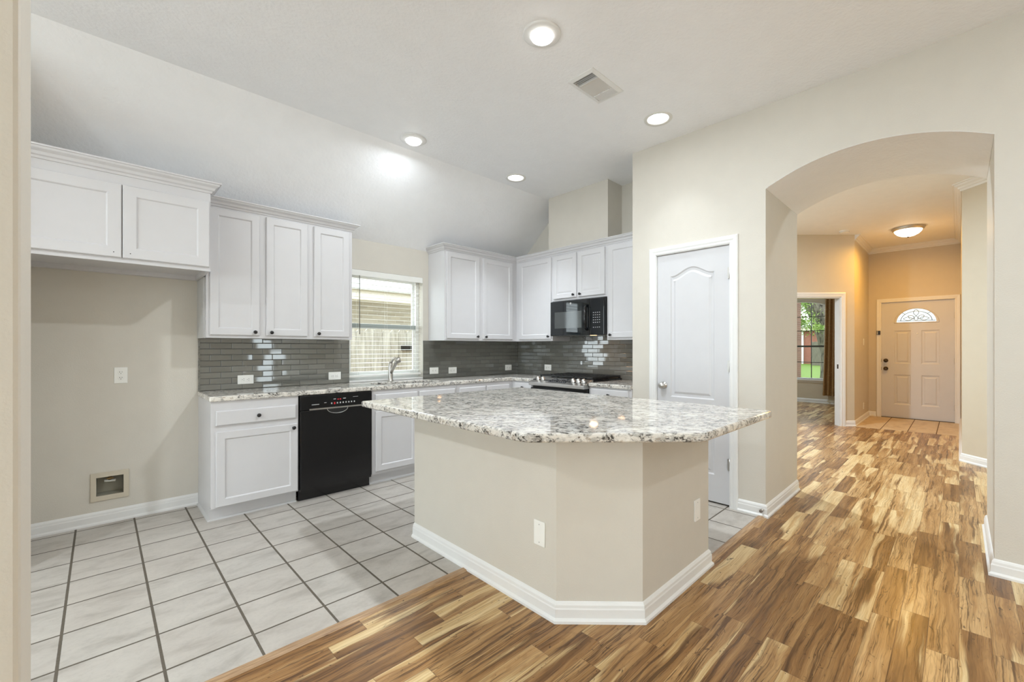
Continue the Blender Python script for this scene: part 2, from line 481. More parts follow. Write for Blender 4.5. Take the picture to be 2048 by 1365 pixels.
I3 = lambda x, y, z: (x, y, z)
XZ = lambda y0=0.0: (lambda u, v, w: (u, w, v))      # plane x,z ; depth = y
YZ = lambda: (lambda u, v, w: (w, u, v))             # plane y,z ; depth = x
XY = lambda u, v, w: (u, v, w)
def rect(x0, x1, z0, z1): return [(x0, z0), (x1, z0), (x1, z1), (x0, z1)]
def circ(cx, cy, r, n=32): return [(cx + r * cos(2 * pi * i / n), cy + r * sin(2 * pi * i / n)) for i in range(n)]

def thing(name, label, cat, loc=(0, 0, 0), rotz=0.0, group=None):
    o = bpy.data.objects.new(name, None); COL.objects.link(o)
    o.empty_display_size = 0.1
    o.location = loc; o.rotation_euler = (0, 0, rotz)
    o['label'] = label; o['category'] = cat
    if group: o['group'] = group
    return o
def tag(o, label, cat, group=None, kind=None):
    o['label'] = label; o['category'] = cat
    if group: o['group'] = group
    if kind: o['kind'] = kind
    return o
def struct(o, label=None):
    o['kind'] = 'structure'
    if label: o['label'] = label
    return o
def semp(name, loc=(0, 0, 0), rotz=0.0, label=None):
    o = bpy.data.objects.new(name, None); COL.objects.link(o); o.empty_display_size = 0.1
    o.location = loc; o.rotation_euler = (0, 0, rotz); o['kind'] = 'structure'
    if label: o['label'] = label
    return o
def dup(root, loc=None, rotz=None, label=None, group=None):
    r = root.copy(); COL.objects.link(r)
    if loc is not None: r.location = loc
    if rotz is not None: r.rotation_euler = (0, 0, rotz)
    if label: r['label'] = label
    if group: r['group'] = group
    for ch in list(root.children):
        c = ch.copy(); COL.objects.link(c); c.parent = r
        for g in list(ch.children):
            d = g.copy(); COL.objects.link(d); d.parent = c
    return r

# ------------------------------------------------------------------ key planes (metres; camera at the origin, z up)
YS = 4.316      # sink wall face
XR = 4.082      # range wall face
XP = 3.480      # pantry / arch wall face
XA = 4.353      # hall side of the arch
ZC = 3.05       # kitchen ceiling
ZH = 3.07       # hall ceiling
YK = 3.52       # crease of the sloped ceiling
AY0, AY1, ASP, ARI = -0.137, 1.012, 2.432, 0.146      # arch
R90 = radians(-90)

# ------------------------------------------------------------------ floors
struct(MB().box(-4.2, 11.75, -4.4, 6.2, -0.10, 0.0).build('floor', M['wood']), 'spalted laminate wood floor')
t = MB(); t.prism([(-4.1, 1.975), (1.62, 1.975), (1.90, 1.045), (XP + 0.1, 1.045), (XP + 0.1, 2.10), (XR + 0.1, 2.10), (XR + 0.1, YS + 0.05), (-4.1, YS + 0.05)], XY, -0.01, 0.002)
struct(t.build('floor_kitchen', M['tile']), 'grey ceramic tile floor of the kitchen')
ent = MB().prism([(8.62, -0.03), (10.1, -0.03), (10.1, 1.2), (8.50, 1.2), (8.50, 1.19)], XY, -0.01, 0.003)
struct(ent.build('floor_entry', M['tile_entry']), 'tan tile floor at the front door')
st = MB().prism([(-0.4, 0), (-0.4, 0.004), (0, 0.010), (0.010, 0.010), (0.024, 0.002), (0.024, 0)], XY, 0, 1) if False else MB()
def tmold(y, x0, x1):
    return MB().prism([(y - 0.026, 0.0), (y - 0.016, 0.008), (y + 0.010, 0.009), (y + 0.022, 0.002), (y + 0.022, 0.0)], lambda u, v, w: (w, u, v), x0, x1)
struct(tmold(1.975, -4.05, 1.462).build('trim_1', M['woodstrip']), 'wood strip between tile and laminate, left of the island')
struct(tmold(1.040, 2.492, 3.462).build('trim_2', M['woodstrip']), 'wood strip between tile and laminate, right of the island')

# ------------------------------------------------------------------ walls
w = MB().holed(rect(-4.2, 4.35, 0, 3.3), [rect(1.755, 2.597, 0.905, 2.052), rect(-0.022, 0.122, 0.198, 0.332)], XZ(), YS, YS + 0.17)
struct(w.build('wall_sink', M['paint']), 'beige wall behind sink and fridge alcove')
struct(MB().box(-0.52, -0.40, 3.62, YS, 0, 3.3).build('wall_alcove', M['paint']))
struct(MB().box(XR, XR + 0.12, 1.9, YS, 0, 3.3).build('wall_range', M['paint']), 'beige wall behind the range')
# stub wall beside the camera
struct(MB().box(-0.95, -0.0706, 0.828, 0.950, 0, ZC + 0.02).build('wall_near', M['paint'], bevel=0.006), 'end of the textured wall beside the camera')
# chase above the range cabinets
struct(MB().box(3.815, XR + 0.02, 2.640, 3.492, 2.345, ZC + 0.01).build('wall_chase', M['paint']), 'boxed vent chase above the range cabinets')
# pantry block with door recess
pw = MB()
DY0, DY1, DZ = 1.262, 1.898, 2.072
pw.box(XP, XA, AY1, DY0, 0, 3.3); pw.box(XP, XA, DY1, 2.135, 0, 3.3)
pw.box(XP, XA, DY0, DY1, DZ, 3.3); pw.box(XP + 0.12, XA, DY0, DY1, 0, DZ)
pw.box(XA - 0.10, XA, 2.135, 4.6, 0, 3.3)
struct(pw.build('wall_pantry', M['paint']), 'beige pantry wall with white door')
# arch header and right pier
R_ = ((AY1 - AY0) ** 2 / 4 + ARI ** 2) / (2 * ARI); YM = (AY0 + AY1) / 2; ZM = ASP + ARI - R_
half = math.asin((AY1 - AY0) / 2 / R_)
arc = [(YM + R_ * sin(t), ZM + R_ * cos(t)) for t in [half - 2 * half * i / 40 for i in range(41)]]
hd = MB().prism(arc + [(AY0, 3.3), (AY1, 3.3)], YZ(), XP, XA)
struct(hd.build('wall_arch', M['paint']), 'wall above the arched opening')
arc2 = [(YM + (R_ - 0.002) * sin(t), ZM + (R_ - 0.002) * cos(t)) for t in [half - 2 * half * i / 40 for i in range(41)]]
struct(MB().prism(arc2 + arc[::-1], YZ(), XP + 0.001, XA - 0.001).build('ceiling_arch', M['ceil']), 'white curved underside of the arch')
struct(MB().box(XP, XA, -4.4, AY0, 0, 3.3).build('wall_right', M['paint']), 'beige wall right of the arch')
# living room around the camera
lw = MB().holed(rect(-4.2, XP, 0, 3.3), [rect(2.90, 3.44, 0.55, 2.35)], XZ(), -4.2, -4.35)
struct(lw.build('wall_back', M['paint']))
lw = MB().holed(rect(-4.4, YS + 0.17, 0, 3.3), [rect(-3.9, -1.75, 0.1, 2.55), rect(-1.6, 0.6, 0.1, 2.55), rect(1.2, 3.5, 0.3, 2.5)], YZ(), -4.05, -4.2)
struct(lw.build('wall_left', M['paint']))
wn_ = 2
def simple_window(x0, x1, z0, z1, fn, a, b, nm):
    r = semp(nm)
    f = MB().holed(rect(x0, x1, z0, z1), [rect(x0 + 0.05, x1 - 0.05, z0 + 0.05, (z0 + z1) / 2 - 0.02), rect(x0 + 0.05, x1 - 0.05, (z0 + z1) / 2 + 0.02, z1 - 0.05)], fn, a, b)
    f.build('window_frame', M['vinyl'], r)
    MB().prism(rect(x0 + 0.05, x1 - 0.05, z0 + 0.05, z1 - 0.05), fn, (a + b) / 2 - 0.002, (a + b) / 2 + 0.002).build('pane', M['glass'], r)
simple_window(2.90, 3.44, 0.55, 2.35, XZ(), -4.25, -4.29, 'window_3')
simple_window(-3.9, -1.75, 0.1, 2.55, YZ(), -4.10, -4.14, 'window_4')
simple_window(-1.6, 0.6, 0.1, 2.55, YZ(), -4.10, -4.14, 'window_5')
simple_window(1.2, 3.5, 0.3, 2.5, YZ(), -4.10, -4.14, 'window_8')

# hall, entry and study
struct(MB().prism([(6.738, -0.022), (5.45, -1.31), (XA, -1.31), (XA, -1.5), (5.53, -1.5), (6.82, -0.21), (10.2, -0.21), (10.2, -0.022)], XY, 0, 3.3).build('wall_hall', M['paint_far']), 'hall walls right of the entry')
fd = MB().holed(rect(-0.05, 1.30, -0.09, 3.3), [rect(0.045, 1.008, -0.05, 2.082)], YZ(), 10.06, 10.22)
struct(fd.build('wall_entry', M['paint_far']), 'warm lit wall around the front door')
SD = lambda s_, d_, z: (8.547 - (s_ + d_) * 0.70711 + 2 * d_ * 0.70711, 1.186 + (s_ + d_) * 0.70711, z)
S45 = lambda u, v, w: (8.547 - 0.70711 * u + 0.70711 * w, 1.186 + 0.70711 * u + 0.70711 * w, v)
sw = MB().holed(rect(0, 3.6, -0.09, 3.3), [rect(0.216, 1.066, -0.05, 2.075)], S45, 0.0, 0.115)
sw.prism([(8.547, 1.186), (10.10, 1.186), (10.10, 1.31), (8.547 + 0.0814, 1.31)], XY, 0, 3.3)
struct(sw.build('wall_study', M['paint_far']), 'angled wall with the study doorway')
struct(MB().holed(rect(XA, 6.1, 0, 3.3), [rect(4.45, 5.95, 0.12, 2.7)], XZ(), 3.72, 3.84).build('wall_dining', M['paint_far']))
simple_window(4.45, 5.95, 0.12, 2.7, XZ(), 3.80, 3.76, 'window_6')
# study room shell with arched window
WY0, WY1 = 2.112, 3.33; WM = (WY0 + WY1) / 2
def warch(y0, y1, zs, rise, n=20):
    r = ((y1 - y0) ** 2 / 4 + rise ** 2) / (2 * rise); h = math.asin((y1 - y0) / 2 / r); m = (y0 + y1) / 2
    return [(m + r * sin(h - 2 * h * i / n), zs + rise - r + r * cos(h - 2 * h * i / n)) for i in range(n + 1)]
wo = [(WY0, 0.532), (WY1, 0.532)] + warch(WY0, WY1, 2.235, 0.125)
sf = MB().holed(rect(1.2, 6.2, 0, 3.3), [wo, rect(3.75, 5.2, 0.53, 2.2)], YZ(), 11.58, 11.74)
struct(sf.build('wall_study_front', M['paint_far']), 'study wall with arched window')
struct(MB().box(10.1, 11.6, 1.19, 1.31, 0, 3.3).build('wall_study_side', M['paint_far']))
struct(MB().box(6.0, 11.7, 5.6, 5.72, 0, 3.3).build('wall_study_end', M['paint_far']))
struct(MB().box(5.98, 6.1, 3.72, 5.7, 0, 3.3).build('wall_study_inner', M['paint_far']))

# ------------------------------------------------------------------ ceilings
LPOS = [(1.788, 1.688), (1.908, 3.323), (3.093, 1.670), (3.102, 3.310)]
c = MB()
vent = (2.254, 2.560, 1.684, 1.846)
c.holed([(-4.2, -4.4), (XA, -4.4), (XA, YK), (-4.2, YK)], [circ(*LPOS[2], 0.082), circ(*LPOS[3], 0.082), rect(*vent)], XY, ZC, ZC + 0.012)
c.box(-4.2, XA, -4.4, YK + 0.1, ZC + 0.22, ZC + 0.3)
ysl, zsl = YS + 0.1, ZC - 0.69 * (YS + 0.1 - YK) / (YS - YK)
c.prism([(YK, ZC), (ysl, zsl), (ysl, zsl + 0.1), (YK, ZC + 0.1)], YZ(), -4.2, XA)
struct(c.build('ceiling', M['ceil']), 'white textured kitchen ceiling sloping down to the sink wall')
struct(MB().box(XA - 0.01, 11.75, -1.5, 6.2, ZH, ZH + 0.1).build('ceiling_hall', M['ceil']), 'white hall ceiling')

# ------------------------------------------------------------------ baseboards and trim
BASE = [(0, 0), (0.024, 0), (0.024, 0.012), (0.0145, 0.022), (0.0145, 0.060), (0.012, 0.066), (0.011, 0.078), (0.005, 0.088), (0, 0.092)]
def baseboard(name, path, side=1, label=None):
    return struct(MB().sweep(path, BASE, XY, side).build(name, M['white']), label)
baseboard('baseboard_alcove', [(0.554, YS), (-0.40, YS), (-0.40, 3.62)], 1, 'white baseboard in the fridge alcove')
baseboard('baseboard_pantry', [(XA, AY1), (XP, AY1), (XP, 1.205)], 1, 'white baseboard wrapping from pantry wall into the arch')
baseboard('baseboard_right', [(XP, -4.2), (XP, AY0), (XA, AY0), (XA, -1.31)], 1, 'white baseboard wrapping the right arch pier')
baseboard('baseboard_hall', [(XA, -1.31), (5.45, -1.31), (6.738, -0.022), (10.06, -0.022), (10.06, -0.018)], 1, 'white baseboard along the right hall wall')
baseboard('baseboard_entry', [(10.06, 1.078), (10.06, 1.186), (8.547, 1.186), (8.44, 1.293)], 1, 'white baseboard by the front door')
baseboard('baseboard_study', [(11.58, 1.31), (11.58, 5.6)], 1, 'white baseboard under the study window')
CROWN = [(0, -0.085), (0.012, -0.082), (0.016, -0.064), (0.030, -0.056), (0.036, -0.040), (0.056, -0.026), (0.062, -0.012), (0.078, -0.008), (0.080, 0.002), (0, 0.002)]
cr = MB().sweep([(5.45, -1.31), (6.738, -0.022), (10.06, -0.022), (10.06, 1.186), (8.56, 1.186)], [(o, ZH + h) for o, h in CROWN], XY, 1)
struct(cr.build('trim_3', M['white']), 'white crown moulding around the entry')
CAS = [(-0.004, 0), (-0.004, 0.010), (0.006, 0.014), (0.018, 0.013), (0.030, 0.017), (0.050, 0.019), (0.058, 0.015), (0.060, 0)]

# ------------------------------------------------------------------ pantry door
def rings(mb, loops, cap=True):
    mb.loft(loops)
    if cap:
        l = loops[-1]
        mb.add(l, [tuple(range(len(l)))])
def inset(poly, d):
    n = len(poly); out = []
    P = [Vector(p) for p in poly]
    area = sum(P[i].x * P[(i + 1) % n].y - P[(i + 1) % n].x * P[i].y for i in range(n))
    sgn = 1 if area > 0 else -1
    for i in range(n):
        d0 = (P[i] - P[i - 1]).normalized(); d1 = (P[(i + 1) % n] - P[i]).normalized()
        n0 = Vector((-d0.y, d0.x)) * sgn; n1 = Vector((-d1.y, d1.x)) * sgn
        m = (n0 + n1) / max(0.2, 1 + n0.dot(n1))
        out.append((P[i].x + m.x * d, P[i].y + m.y * d))
    return out
def panel_slab(outer, panels, fn, face, back, steps):
    """slab whose face carries sunk / raised panels; steps = [(inset, depth into slab)]"""
    mb = MB()
    mb.holed(outer, panels, fn, face, None)
    sgn = 1 if back > face else -1
    for p in panels:
        loops = [[fn(u, v, face) for u, v in p]]
        for ins, dp in steps:
            loops.append([fn(u, v, face + sgn * dp) for u, v in inset(p, ins)])
        mb.loft(loops)
        q = inset(p, steps[-1][0])
        tr = tessellate_polygon([[Vector((u, v, 0)) for u, v in q]])
        mb.add(loops[-1], [tuple(t) for t in tr])
    mb.loft([[fn(u, v, face) for u, v in outer], [fn(u, v, back) for u, v in outer]], cap1=True)
    return mb
d1 = semp('door_1', (XP, 1.58, 0), 0, 'white arch-panel pantry door')
def L1(fn): return lambda u, v, w: tuple(a - b for a, b in zip(fn(u, v, w), (XP, 1.58, 0)))
Fp = L1(YZ())
y0, y1 = 1.274, 1.889
def archtop(ya, yb, zs, rise, n=18):
    """eyebrow top from (yb,zs) to (ya,zs)"""
    o = []
    for i in range(n + 1):
        t_ = i / n
        z = zs + rise * (0.5 - 0.5 * cos(2 * pi * min(max((t_ - 0.06) / 0.88, 0), 1))) ** 0.85
        o.append((yb + (ya - yb) * t_, z))
    return o
up = [(1.392, 0.832), (1.768, 0.832)] + archtop(1.392, 1.768, 1.872, 0.062)
lo = rect(1.392, 1.768, 0.232, 0.690)
slab = panel_slab(rect(y0, y1, 0.016, 2.062), [up, lo], Fp, XP + 0.012, XP + 0.047, [(0.010, 0.009), (0.028, 0.010), (0.046, 0.002)])
slab.build('door_leaf', M['door'], d1)
MB().sweep([(1.262, 0), (1.262, 2.072), (1.898, 2.072), (1.898, 0)], [(o, XP - h) for o, h in CAS], Fp, 1).build('casing', M['white'], d1)
jm = MB(); jm.prism([(1.262, 0), (1.262, 2.072), (1.898, 2.072), (1.898, 0), (1.891, 0), (1.891, 2.065), (1.272, 2.065), (1.272, 0)], Fp, XP, XP + 0.119)
jm.build('jamb', M['white'], d1)
kn = MB().lathe([(0.031, -0.0), (0.031, -0.006), (0.012, -0.010), (0.011, -0.026), (0.024, -0.034), (0.029, -0.046), (0.026, -0.058), (0.012, -0.064), (0.0, -0.065)], (0.012, 1.829 - 1.58, 0.926), 'X')
kn.build('door_knob', M['steel'], d1)
MB().box(0.010, 0.016, 1.889 - 1.58, 1.8985 - 1.58, 0.895, 0.955).build('strike_plate', M['steel'], d1)
for z in (1.842, 1.108, 0.335):
    h = MB().lathe([(0.0055, -0.045), (0.0055, 0.045)], (0.003, 1.270 - 1.58, z), 'Z', 10)
    h.box(0.0, 0.012, 1.266 - 1.58, 1.286 - 1.58, z - 0.044, z + 0.044)
    h.build('hinge', M['steel'], d1)

# ------------------------------------------------------------------ front door
d2 = semp('door_2', (10.06, 0.526, 0), 0, 'panelled front door with half-round leaded window')
def L2(fn): return lambda u, v, w: tuple(a - b for a, b in zip(fn(u, v, w), (10.06, 0.526, 0)))
Fd = L2(YZ())
def halfround(yc, zb, rx, rz, n=24):
    return [(yc + rx * cos(pi * i / n), zb + rz * sin(pi * i / n)) for i in range(n + 1)]
fan = halfround(0.533, 1.712, 0.262, 0.236)
pans = [rect(0.232, 0.465, 0.975, 1.565), rect(0.600, 0.830, 0.975, 1.565), rect(0.232, 0.465, 0.245, 0.778), rect(0.600, 0.830, 0.245, 0.778)]
lf = MB()
lf.holed(rect(0.054, 1.002, 0.012, 2.074), [fan] + pans, Fd, 10.085, None)
for p in pans:
    loops = [[Fd(u, v, 10.085) for u, v in p]] + [[Fd(u, v, 10.085 + dp) for u, v in inset(p, ins)] for ins, dp in ((0.014, 0.010), (0.034, 0.011), (0.052, 0.003))]
    lf.loft(loops, cap1=True)
lf.loft([[Fd(u, v, 10.085) for u, v in fan], [Fd(u, v, 10.13) for u, v in fan]])
lf.holed(rect(0.054, 1.002, 0.012, 2.074), [fan], Fd, 10.13, None)
lf.loft([[Fd(u, v, 10.085) for u, v in rect(0.054, 1.002, 0.012, 2.074)], [Fd(u, v, 10.13) for u, v in rect(0.054, 1.002, 0.012, 2.074)]])
lf.build('door_leaf', M['door'], d2)
fr = MB(); fo = halfround(0.533, 1.694, 0.298, 0.268); fi = halfround(0.533, 1.712, 0.258, 0.232)
for a_, b_ in ((10.078, 10.084),):
    fr.loft([[Fd(u, v, b_) for u, v in fo], [Fd(u, v, a_ - 0.004) for u, v in inset(fo, 0.010)], [Fd(u, v, a_) for u, v in fi], [Fd(u, v, b_ + 0.01) for u, v in fi]])
fr.build('fanlight_frame', M['door'], d2)
pn = MB().prism(halfround(0.533, 1.712, 0.260, 0.234), Fd, 10.100, 10.106).build('fanlight_pane', M['obscure'], d2)
came = MB()
def cline(pts): came.tube([Fd(u, v, 10.097) for u, v in pts], 0.0048, 6)
cx_, cz_ = 0.533, 1.735
cline([(cx_ - 0.25, cz_), (cx_ + 0.25, cz_)])
cline([(cx_ + 0.205 * cos(pi * i / 16), cz_ + 0.165 * sin(pi * i / 16)) for i in range(17)])
for a_ in (0.25, 0.5, 0.75):
    if a_ != 0.5: cline([(cx_ + 0.205 * cos(pi * a_), cz_ + 0.165 * sin(pi * a_)), (cx_ + 0.262 * cos(pi * a_), 1.712 + 0.236 * sin(pi * a_))])
def petal(px, pz, ang, L, W):
    p = []
    for i in range(13):
        t_ = i / 12; p.append((t_ * L, W * sin(pi * t_)))
    for i in range(13):
        t_ = 1 - i / 12; p.append((t_ * L, -W * sin(pi * t_)))
    cline([(px + a * cos(ang) - b * sin(ang), pz + a * sin(ang) + b * cos(ang)) for a, b in p])
petal(cx_, cz_ + 0.085, pi / 2, 0.115, 0.035); petal(cx_, cz_ + 0.0, pi / 2, 0.08, 0.03)
petal(cx_ - 0.02, cz_ + 0.035, pi - 0.55, 0.10, 0.03); petal(cx_ + 0.02, cz_ + 0.035, 0.55, 0.10, 0.03)
petal(cx_ - 0.04, cz_ + 0.035, pi - 0.02, 0.13, 0.03); petal(cx_ + 0.04, cz_ + 0.035, 0.02, 0.13, 0.03)
came.build('leading', M['steeld'], d2)
MB().sweep([(0.045, 0), (0.045, 2.082), (1.008, 2.082), (1.008, 0)], [(o * 1.05, 10.06 - h) for o, h in CAS], Fd, 1).build('casing', M['white'], d2)
MB().prism([(0.045, 0), (0.045, 2.082), (1.008, 2.082), (1.008, 0), (1.003, 0), (1.003, 2.076), (0.052, 2.076), (0.052, 0)], Fd, 10.06, 10.15).prism([(0.045, 0), (0.045, 2.082), (1.008, 2.082), (1.008, 0), (0.985, 0), (0.985, 2.058), (0.070, 2.058), (0.070, 0)], Fd, 10.131, 10.15).build('jamb', M['white'], d2)
MB().box(0.0, 0.10, -0.48, 0.48, 0, 0.012).build('threshold', M['bronze'], d2)
for nm, z in (('deadbolt', 1.028), ('door_knob', 0.882)):
    k = MB().lathe([(0.034, 0.024), (0.034, 0.014), (0.014, 0.008), (0.014, -0.01), (0.028, -0.020), (0.029, -0.034), (0.016, -0.042), (0, -0.043)], (0, 0.941 - 0.526, z), 'X', 20)
    k.build(nm, M['bronze'], d2)
    MB().box(-0.002, 0.03, 1.002 - 0.526, 1.010 - 0.526, z - 0.028, z + 0.028).build('strike_plate', M['bronze'], d2)
MB().lathe([(0.012, 0.026), (0.012, 0.020), (0.007, 0.018), (0, 0.018)], (0, 0.517 - 0.526, 1.505), 'X', 16).build('peephole', M['plate'], d2)
for z in (1.80, 1.03, 0.25):
    MB().lathe([(0.007, -0.05), (0.007, 0.05)], (0.015, 0.050 - 0.526, z), 'Z', 10).build('hinge', M['steel'], d2)
s_ = thing('door_sensor', 'small dark alarm sensor on left casing of front door', 'sensor', (10.04, 1.040, 1.532))
MB().box(-0.022, 0.001, -0.028, 0.028, -0.036, 0.036).build('sensor_body', M['knobblack'], s_, bevel=0.003)
MB().box(-0.024, -0.0215, 0.006, 0.022, -0.03, 0.03).build('magnet_strip', M['greyprint'], s_)

# ------------------------------------------------------------------ study doorway casing
d3 = semp('door_3', (0, 0, 0), 0, 'white cased study doorway in the angled wall')
MB().sweep([(0.216, 0), (0.216, 2.075), (1.066, 2.075), (1.066, 0)], [(o * 1.15, -h) for o, h in CAS], S45, 1).build('casing', M['white'], d3)
MB().prism([(0.216, 0), (0.216, 2.075), (1.066, 2.075), (1.066, 0), (1.046, 0), (1.046, 2.055), (0.236, 2.055), (0.236, 0)], S45, -0.001, 0.116).build('jamb', M['white'], d3)
MB().prism(rect(0.2345, 0.238, 0.92, 0.99), S45, 0.03, 0.06).build('strike_plate', M['bronze'], d3)

# ------------------------------------------------------------------ kitchen window, blind
WX0, WX1, WZ0, WZ1 = 1.755, 2.597, 0.905, 2.052
w1 = semp('window_1', (0, 0, 0), 0, 'white double-hung window over the sink')
f = MB().holed(rect(WX0, WX1, WZ0, WZ1), [rect(WX0 + 0.035, WX1 - 0.035, WZ0 + 0.045, WZ1 - 0.04)], XZ(), YS + 0.095, YS + 0.165)
f.build('window_frame', M['vinyl'], w1)
f = MB().holed(rect(WX0 + 0.035, WX1 - 0.035, WZ0 + 0.045, 1.505), [rect(WX0 + 0.065, WX1 - 0.065, WZ0 + 0.095, 1.462)], XZ(), YS + 0.105, YS + 0.130)
f.build('lower_sash', M['vinyl'], w1)
MB().box(WX0 + 0.035, WX1 - 0.035, YS + 0.100, YS + 0.136, 1.460, 1.508).build('meeting_rail', M['alu'], w1)
MB().box(WX0 + 0.065, WX1 - 0.065, YS + 0.116, YS + 0.119, WZ0 + 0.095, 1.462).build('pane', M['glass'], w1)
f = MB().holed(rect(WX0 + 0.035, WX1 - 0.035, 1.49, WZ1 - 0.04), [rect(WX0 + 0.06, WX1 - 0.06, 1.51, WZ1 - 0.065)], XZ(), YS + 0.135, YS + 0.155)
f.build('upper_sash', M['vinyl'], w1)
MB().box(WX0 + 0.06, WX1 - 0.06, YS + 0.144, YS + 0.147, 1.51, WZ1 - 0.065).build('pane', M['glass'], w1)

bl = thing('window_blind', 'white horizontal slat blind lowered over the sink window', 'blind', (2.176, YS + 0.05, 2.052))
MB().box(-0.4205, 0.4205, -0.048, -0.036, -0.062, -0.0003).build('valance', M['slat'], bl, bevel=0.003)
MB().box(-0.41, 0.41, -0.03, 0.03, -0.045, -0.002).build('headrail', M['slat'], bl)
NS = 22; zt, zb_ = -0.090, -1.045
for i in range(NS):
    z = zt + (zb_ - zt) * i / (NS - 1)
    sl = MB(); k_ = -0.07; prof = [(y_, h_ + y_ * -k_) for y_, h_ in [(-0.021, -0.0012), (0, 0.0), (0.021, -0.0012), (0.021, 0.0006), (0, 0.0018), (-0.021, 0.0006)]]
    A = [(-0.412, y, z + h) for y, h in prof]; B = [(0.412, y, z + h) for y, h in prof]
    sl.loft([A, B], cap0=True, cap1=True)
    sl.build('slat', M['slat'], bl)
MB().box(-0.412, 0.412, -0.026, 0.026, -1.100, -1.078).build('bottom_rail', M['slat'], bl, bevel=0.003)
for x in (-0.31, 0.0, 0.31):
    cd = MB()
    for y in (-0.026, 0.026): cd.tube([(x, y, -0.04), (x, y, -1.08)], 0.0011, 5)
    cd.build('ladder_cord', M['slat'], bl)
MB().tube([(-0.31, -0.052, -0.06), (-0.31, -0.054, -0.66)], 0.0042, 8).build('tilt_wand', M['wand'], bl)

# ------------------------------------------------------------------ cabinets
def shaker(x0, x1, z0, z1, y=0.0, th=0.019, fw=0.052, raised=False):
    fn = lambda u, v, w: (u, w, v)
    o = rect(x0, x1, z0, z1)
    e = inset(o, 0.004)
    p = inset(o, fw)
    mb = MB()
    face = y - th
    mb.loft([[fn(u, v, y) for u, v in o], [fn(u, v, face + 0.004) for u, v in o], [fn(u, v, face) for u, v in e]], cap0=True)
    mb.loft([[fn(u, v, face) for u, v in e], [fn(u, v, face) for u, v in p]])
    if raised:
        mb.loft([[fn(u, v, face + d_) for u, v in inset(p, i_)] for i_, d_ in ((0, 0), (0.003, 0.006), (0.010, 0.007), (0.028, 0.003))], cap1=True)
    else:
        mb.loft([[fn(u, v, face + d_) for u, v in inset(p, i_)] for i_, d_ in ((0, 0), (0.004, 0.003), (0.008, 0.0085))], cap1=True)
    return mb
def knob(x, z, parent, y=-0.019):
    MB().lathe([(0.009, y), (0.006, y - 0.004), (0.006, y - 0.012), (0.013, y - 0.017), (0.0145, y - 0.023), (0.010, y - 0.028), (0, y - 0.029)], (x, 0, z), 'Y', 16).build('knob', M['knobblack'], parent)
CABCROWN = [(0, 0), (0.006, 0), (0.010, 0.012), (0.020, 0.018), (0.026, 0.032), (0.044, 0.044), (0.048, 0.054), (0.056, 0.056), (0.056, 0.064), (0, 0.064)]
def cab_body(W, D, z0, z1, root, open_bottom=False):
    mb = MB()
    if open_bottom:
        mb.box(0, W, 0, D, z0 + 0.03, z1); mb.box(0, W, 0, 0.02, z0, z0 + 0.03)
        mb.box(0, 0.018, 0.02, D, z0, z0 + 0.03); mb.box(W - 0.018, W, 0.02, D, z0, z0 + 0.03); mb.box(0.018, W - 0.018, D - 0.06, D, z0, z0 + 0.03)
    else:
        mb.box(0, W, 0, D, z0, z1)
    return mb.build('carcass', M['cab'], root)

# over-fridge cabinet
fx0, fx1, fy = -0.398, 0.546, 3.705
fc = thing('fridge_cabinet', 'deep white two-door wall cabinet over the empty fridge alcove', 'cabinet', (fx0, fy, 1.787))
W = fx1 - fx0
cab_body(W, YS - fy - 0.002, 0, 0.560, fc, True)
def fxp(px): # pixel column on the front plane
    s0 = (px - 1059.4) / 858.9; return (fy - 0.019) * (1 + s0) / (1 - s0) - fx0
a = fxp(243); b = fxp(245.5); e = fxp(419)
shaker(0.03, a, 0.028, 0.485, fw=0.062).build('door', M['cab'], fc)
shaker(b, e, 0.028, 0.485, fw=0.062).build('door', M['cab'], fc)
for x in (a - 0.035, b + 0.035): MB().lathe([(0.003, -0.0195), (0.003, -0.0185)], (x, 0, 0.058), 'Y', 8).build('screw_hole', M['slot'], fc)
MB().sweep([(0, 0), (W, 0), (W, 0.228)], [(o, 0.545 + h * 1.1) for o, h in CABCROWN], XY, -1).build('crown', M['cab'], fc)

# three-door wall cabinet
cx0, cx1, cy = 0.561, 1.654, 3.990
uc = thing('wall_cabinet', 'tall white three-door wall cabinet between fridge alcove and window', 'cabinet', (cx0, cy, 1.330))
W = cx1 - cx0
cab_body(W, YS - cy - 0.001, 0, 1.012, uc)
for x0, x1, kx in ((0.020, 0.345, 'r'), (0.392, 0.705, 'l'), (0.757, 1.063, 'l')):
    d = shaker(x0, x1, 0.022, 0.985).build('door', M['cab'], uc)
    knob(x1 - 0.034 if kx == 'r' else x0 + 0.034, 0.048, d)
MB().sweep([(0.0, 0), (W, 0), (W, YS - cy)], [(o, 1.000 + h) for o, h in CABCROWN], XY, -1).build('crown', M['cab'], uc)
MB().box(-0.012, 0, 0.045, YS - cy - 0.001, -0.002, 0.46).build('side_filler', M['cabgrey'], uc)

# corner wall cabinet right of the window
kx0 = 2.668
kc = thing('wall_cabinet', 'white two-door wall cabinet right of the sink window', 'cabinet', (kx0, cy, 1.337))
cab_body(XR - kx0 - 0.001, YS - cy - 0.001, 0, 1.006, kc)
for x0, x1, kx in ((0.022, 0.474, 'r'), (0.531, 1.000, 'l')):
    d = shaker(x0, x1, 0.022, 0.980).build('door', M['cab'], kc)
    knob(x1 - 0.034 if kx == 'r' else x0 + 0.034, 0.048, d)
MB().sweep([(0, YS - cy), (0, 0), (3.752 - kx0, 0)], [(o, 0.995 + h) for o, h in CABCROWN], XY, -1).build('crown', M['cab'], kc)

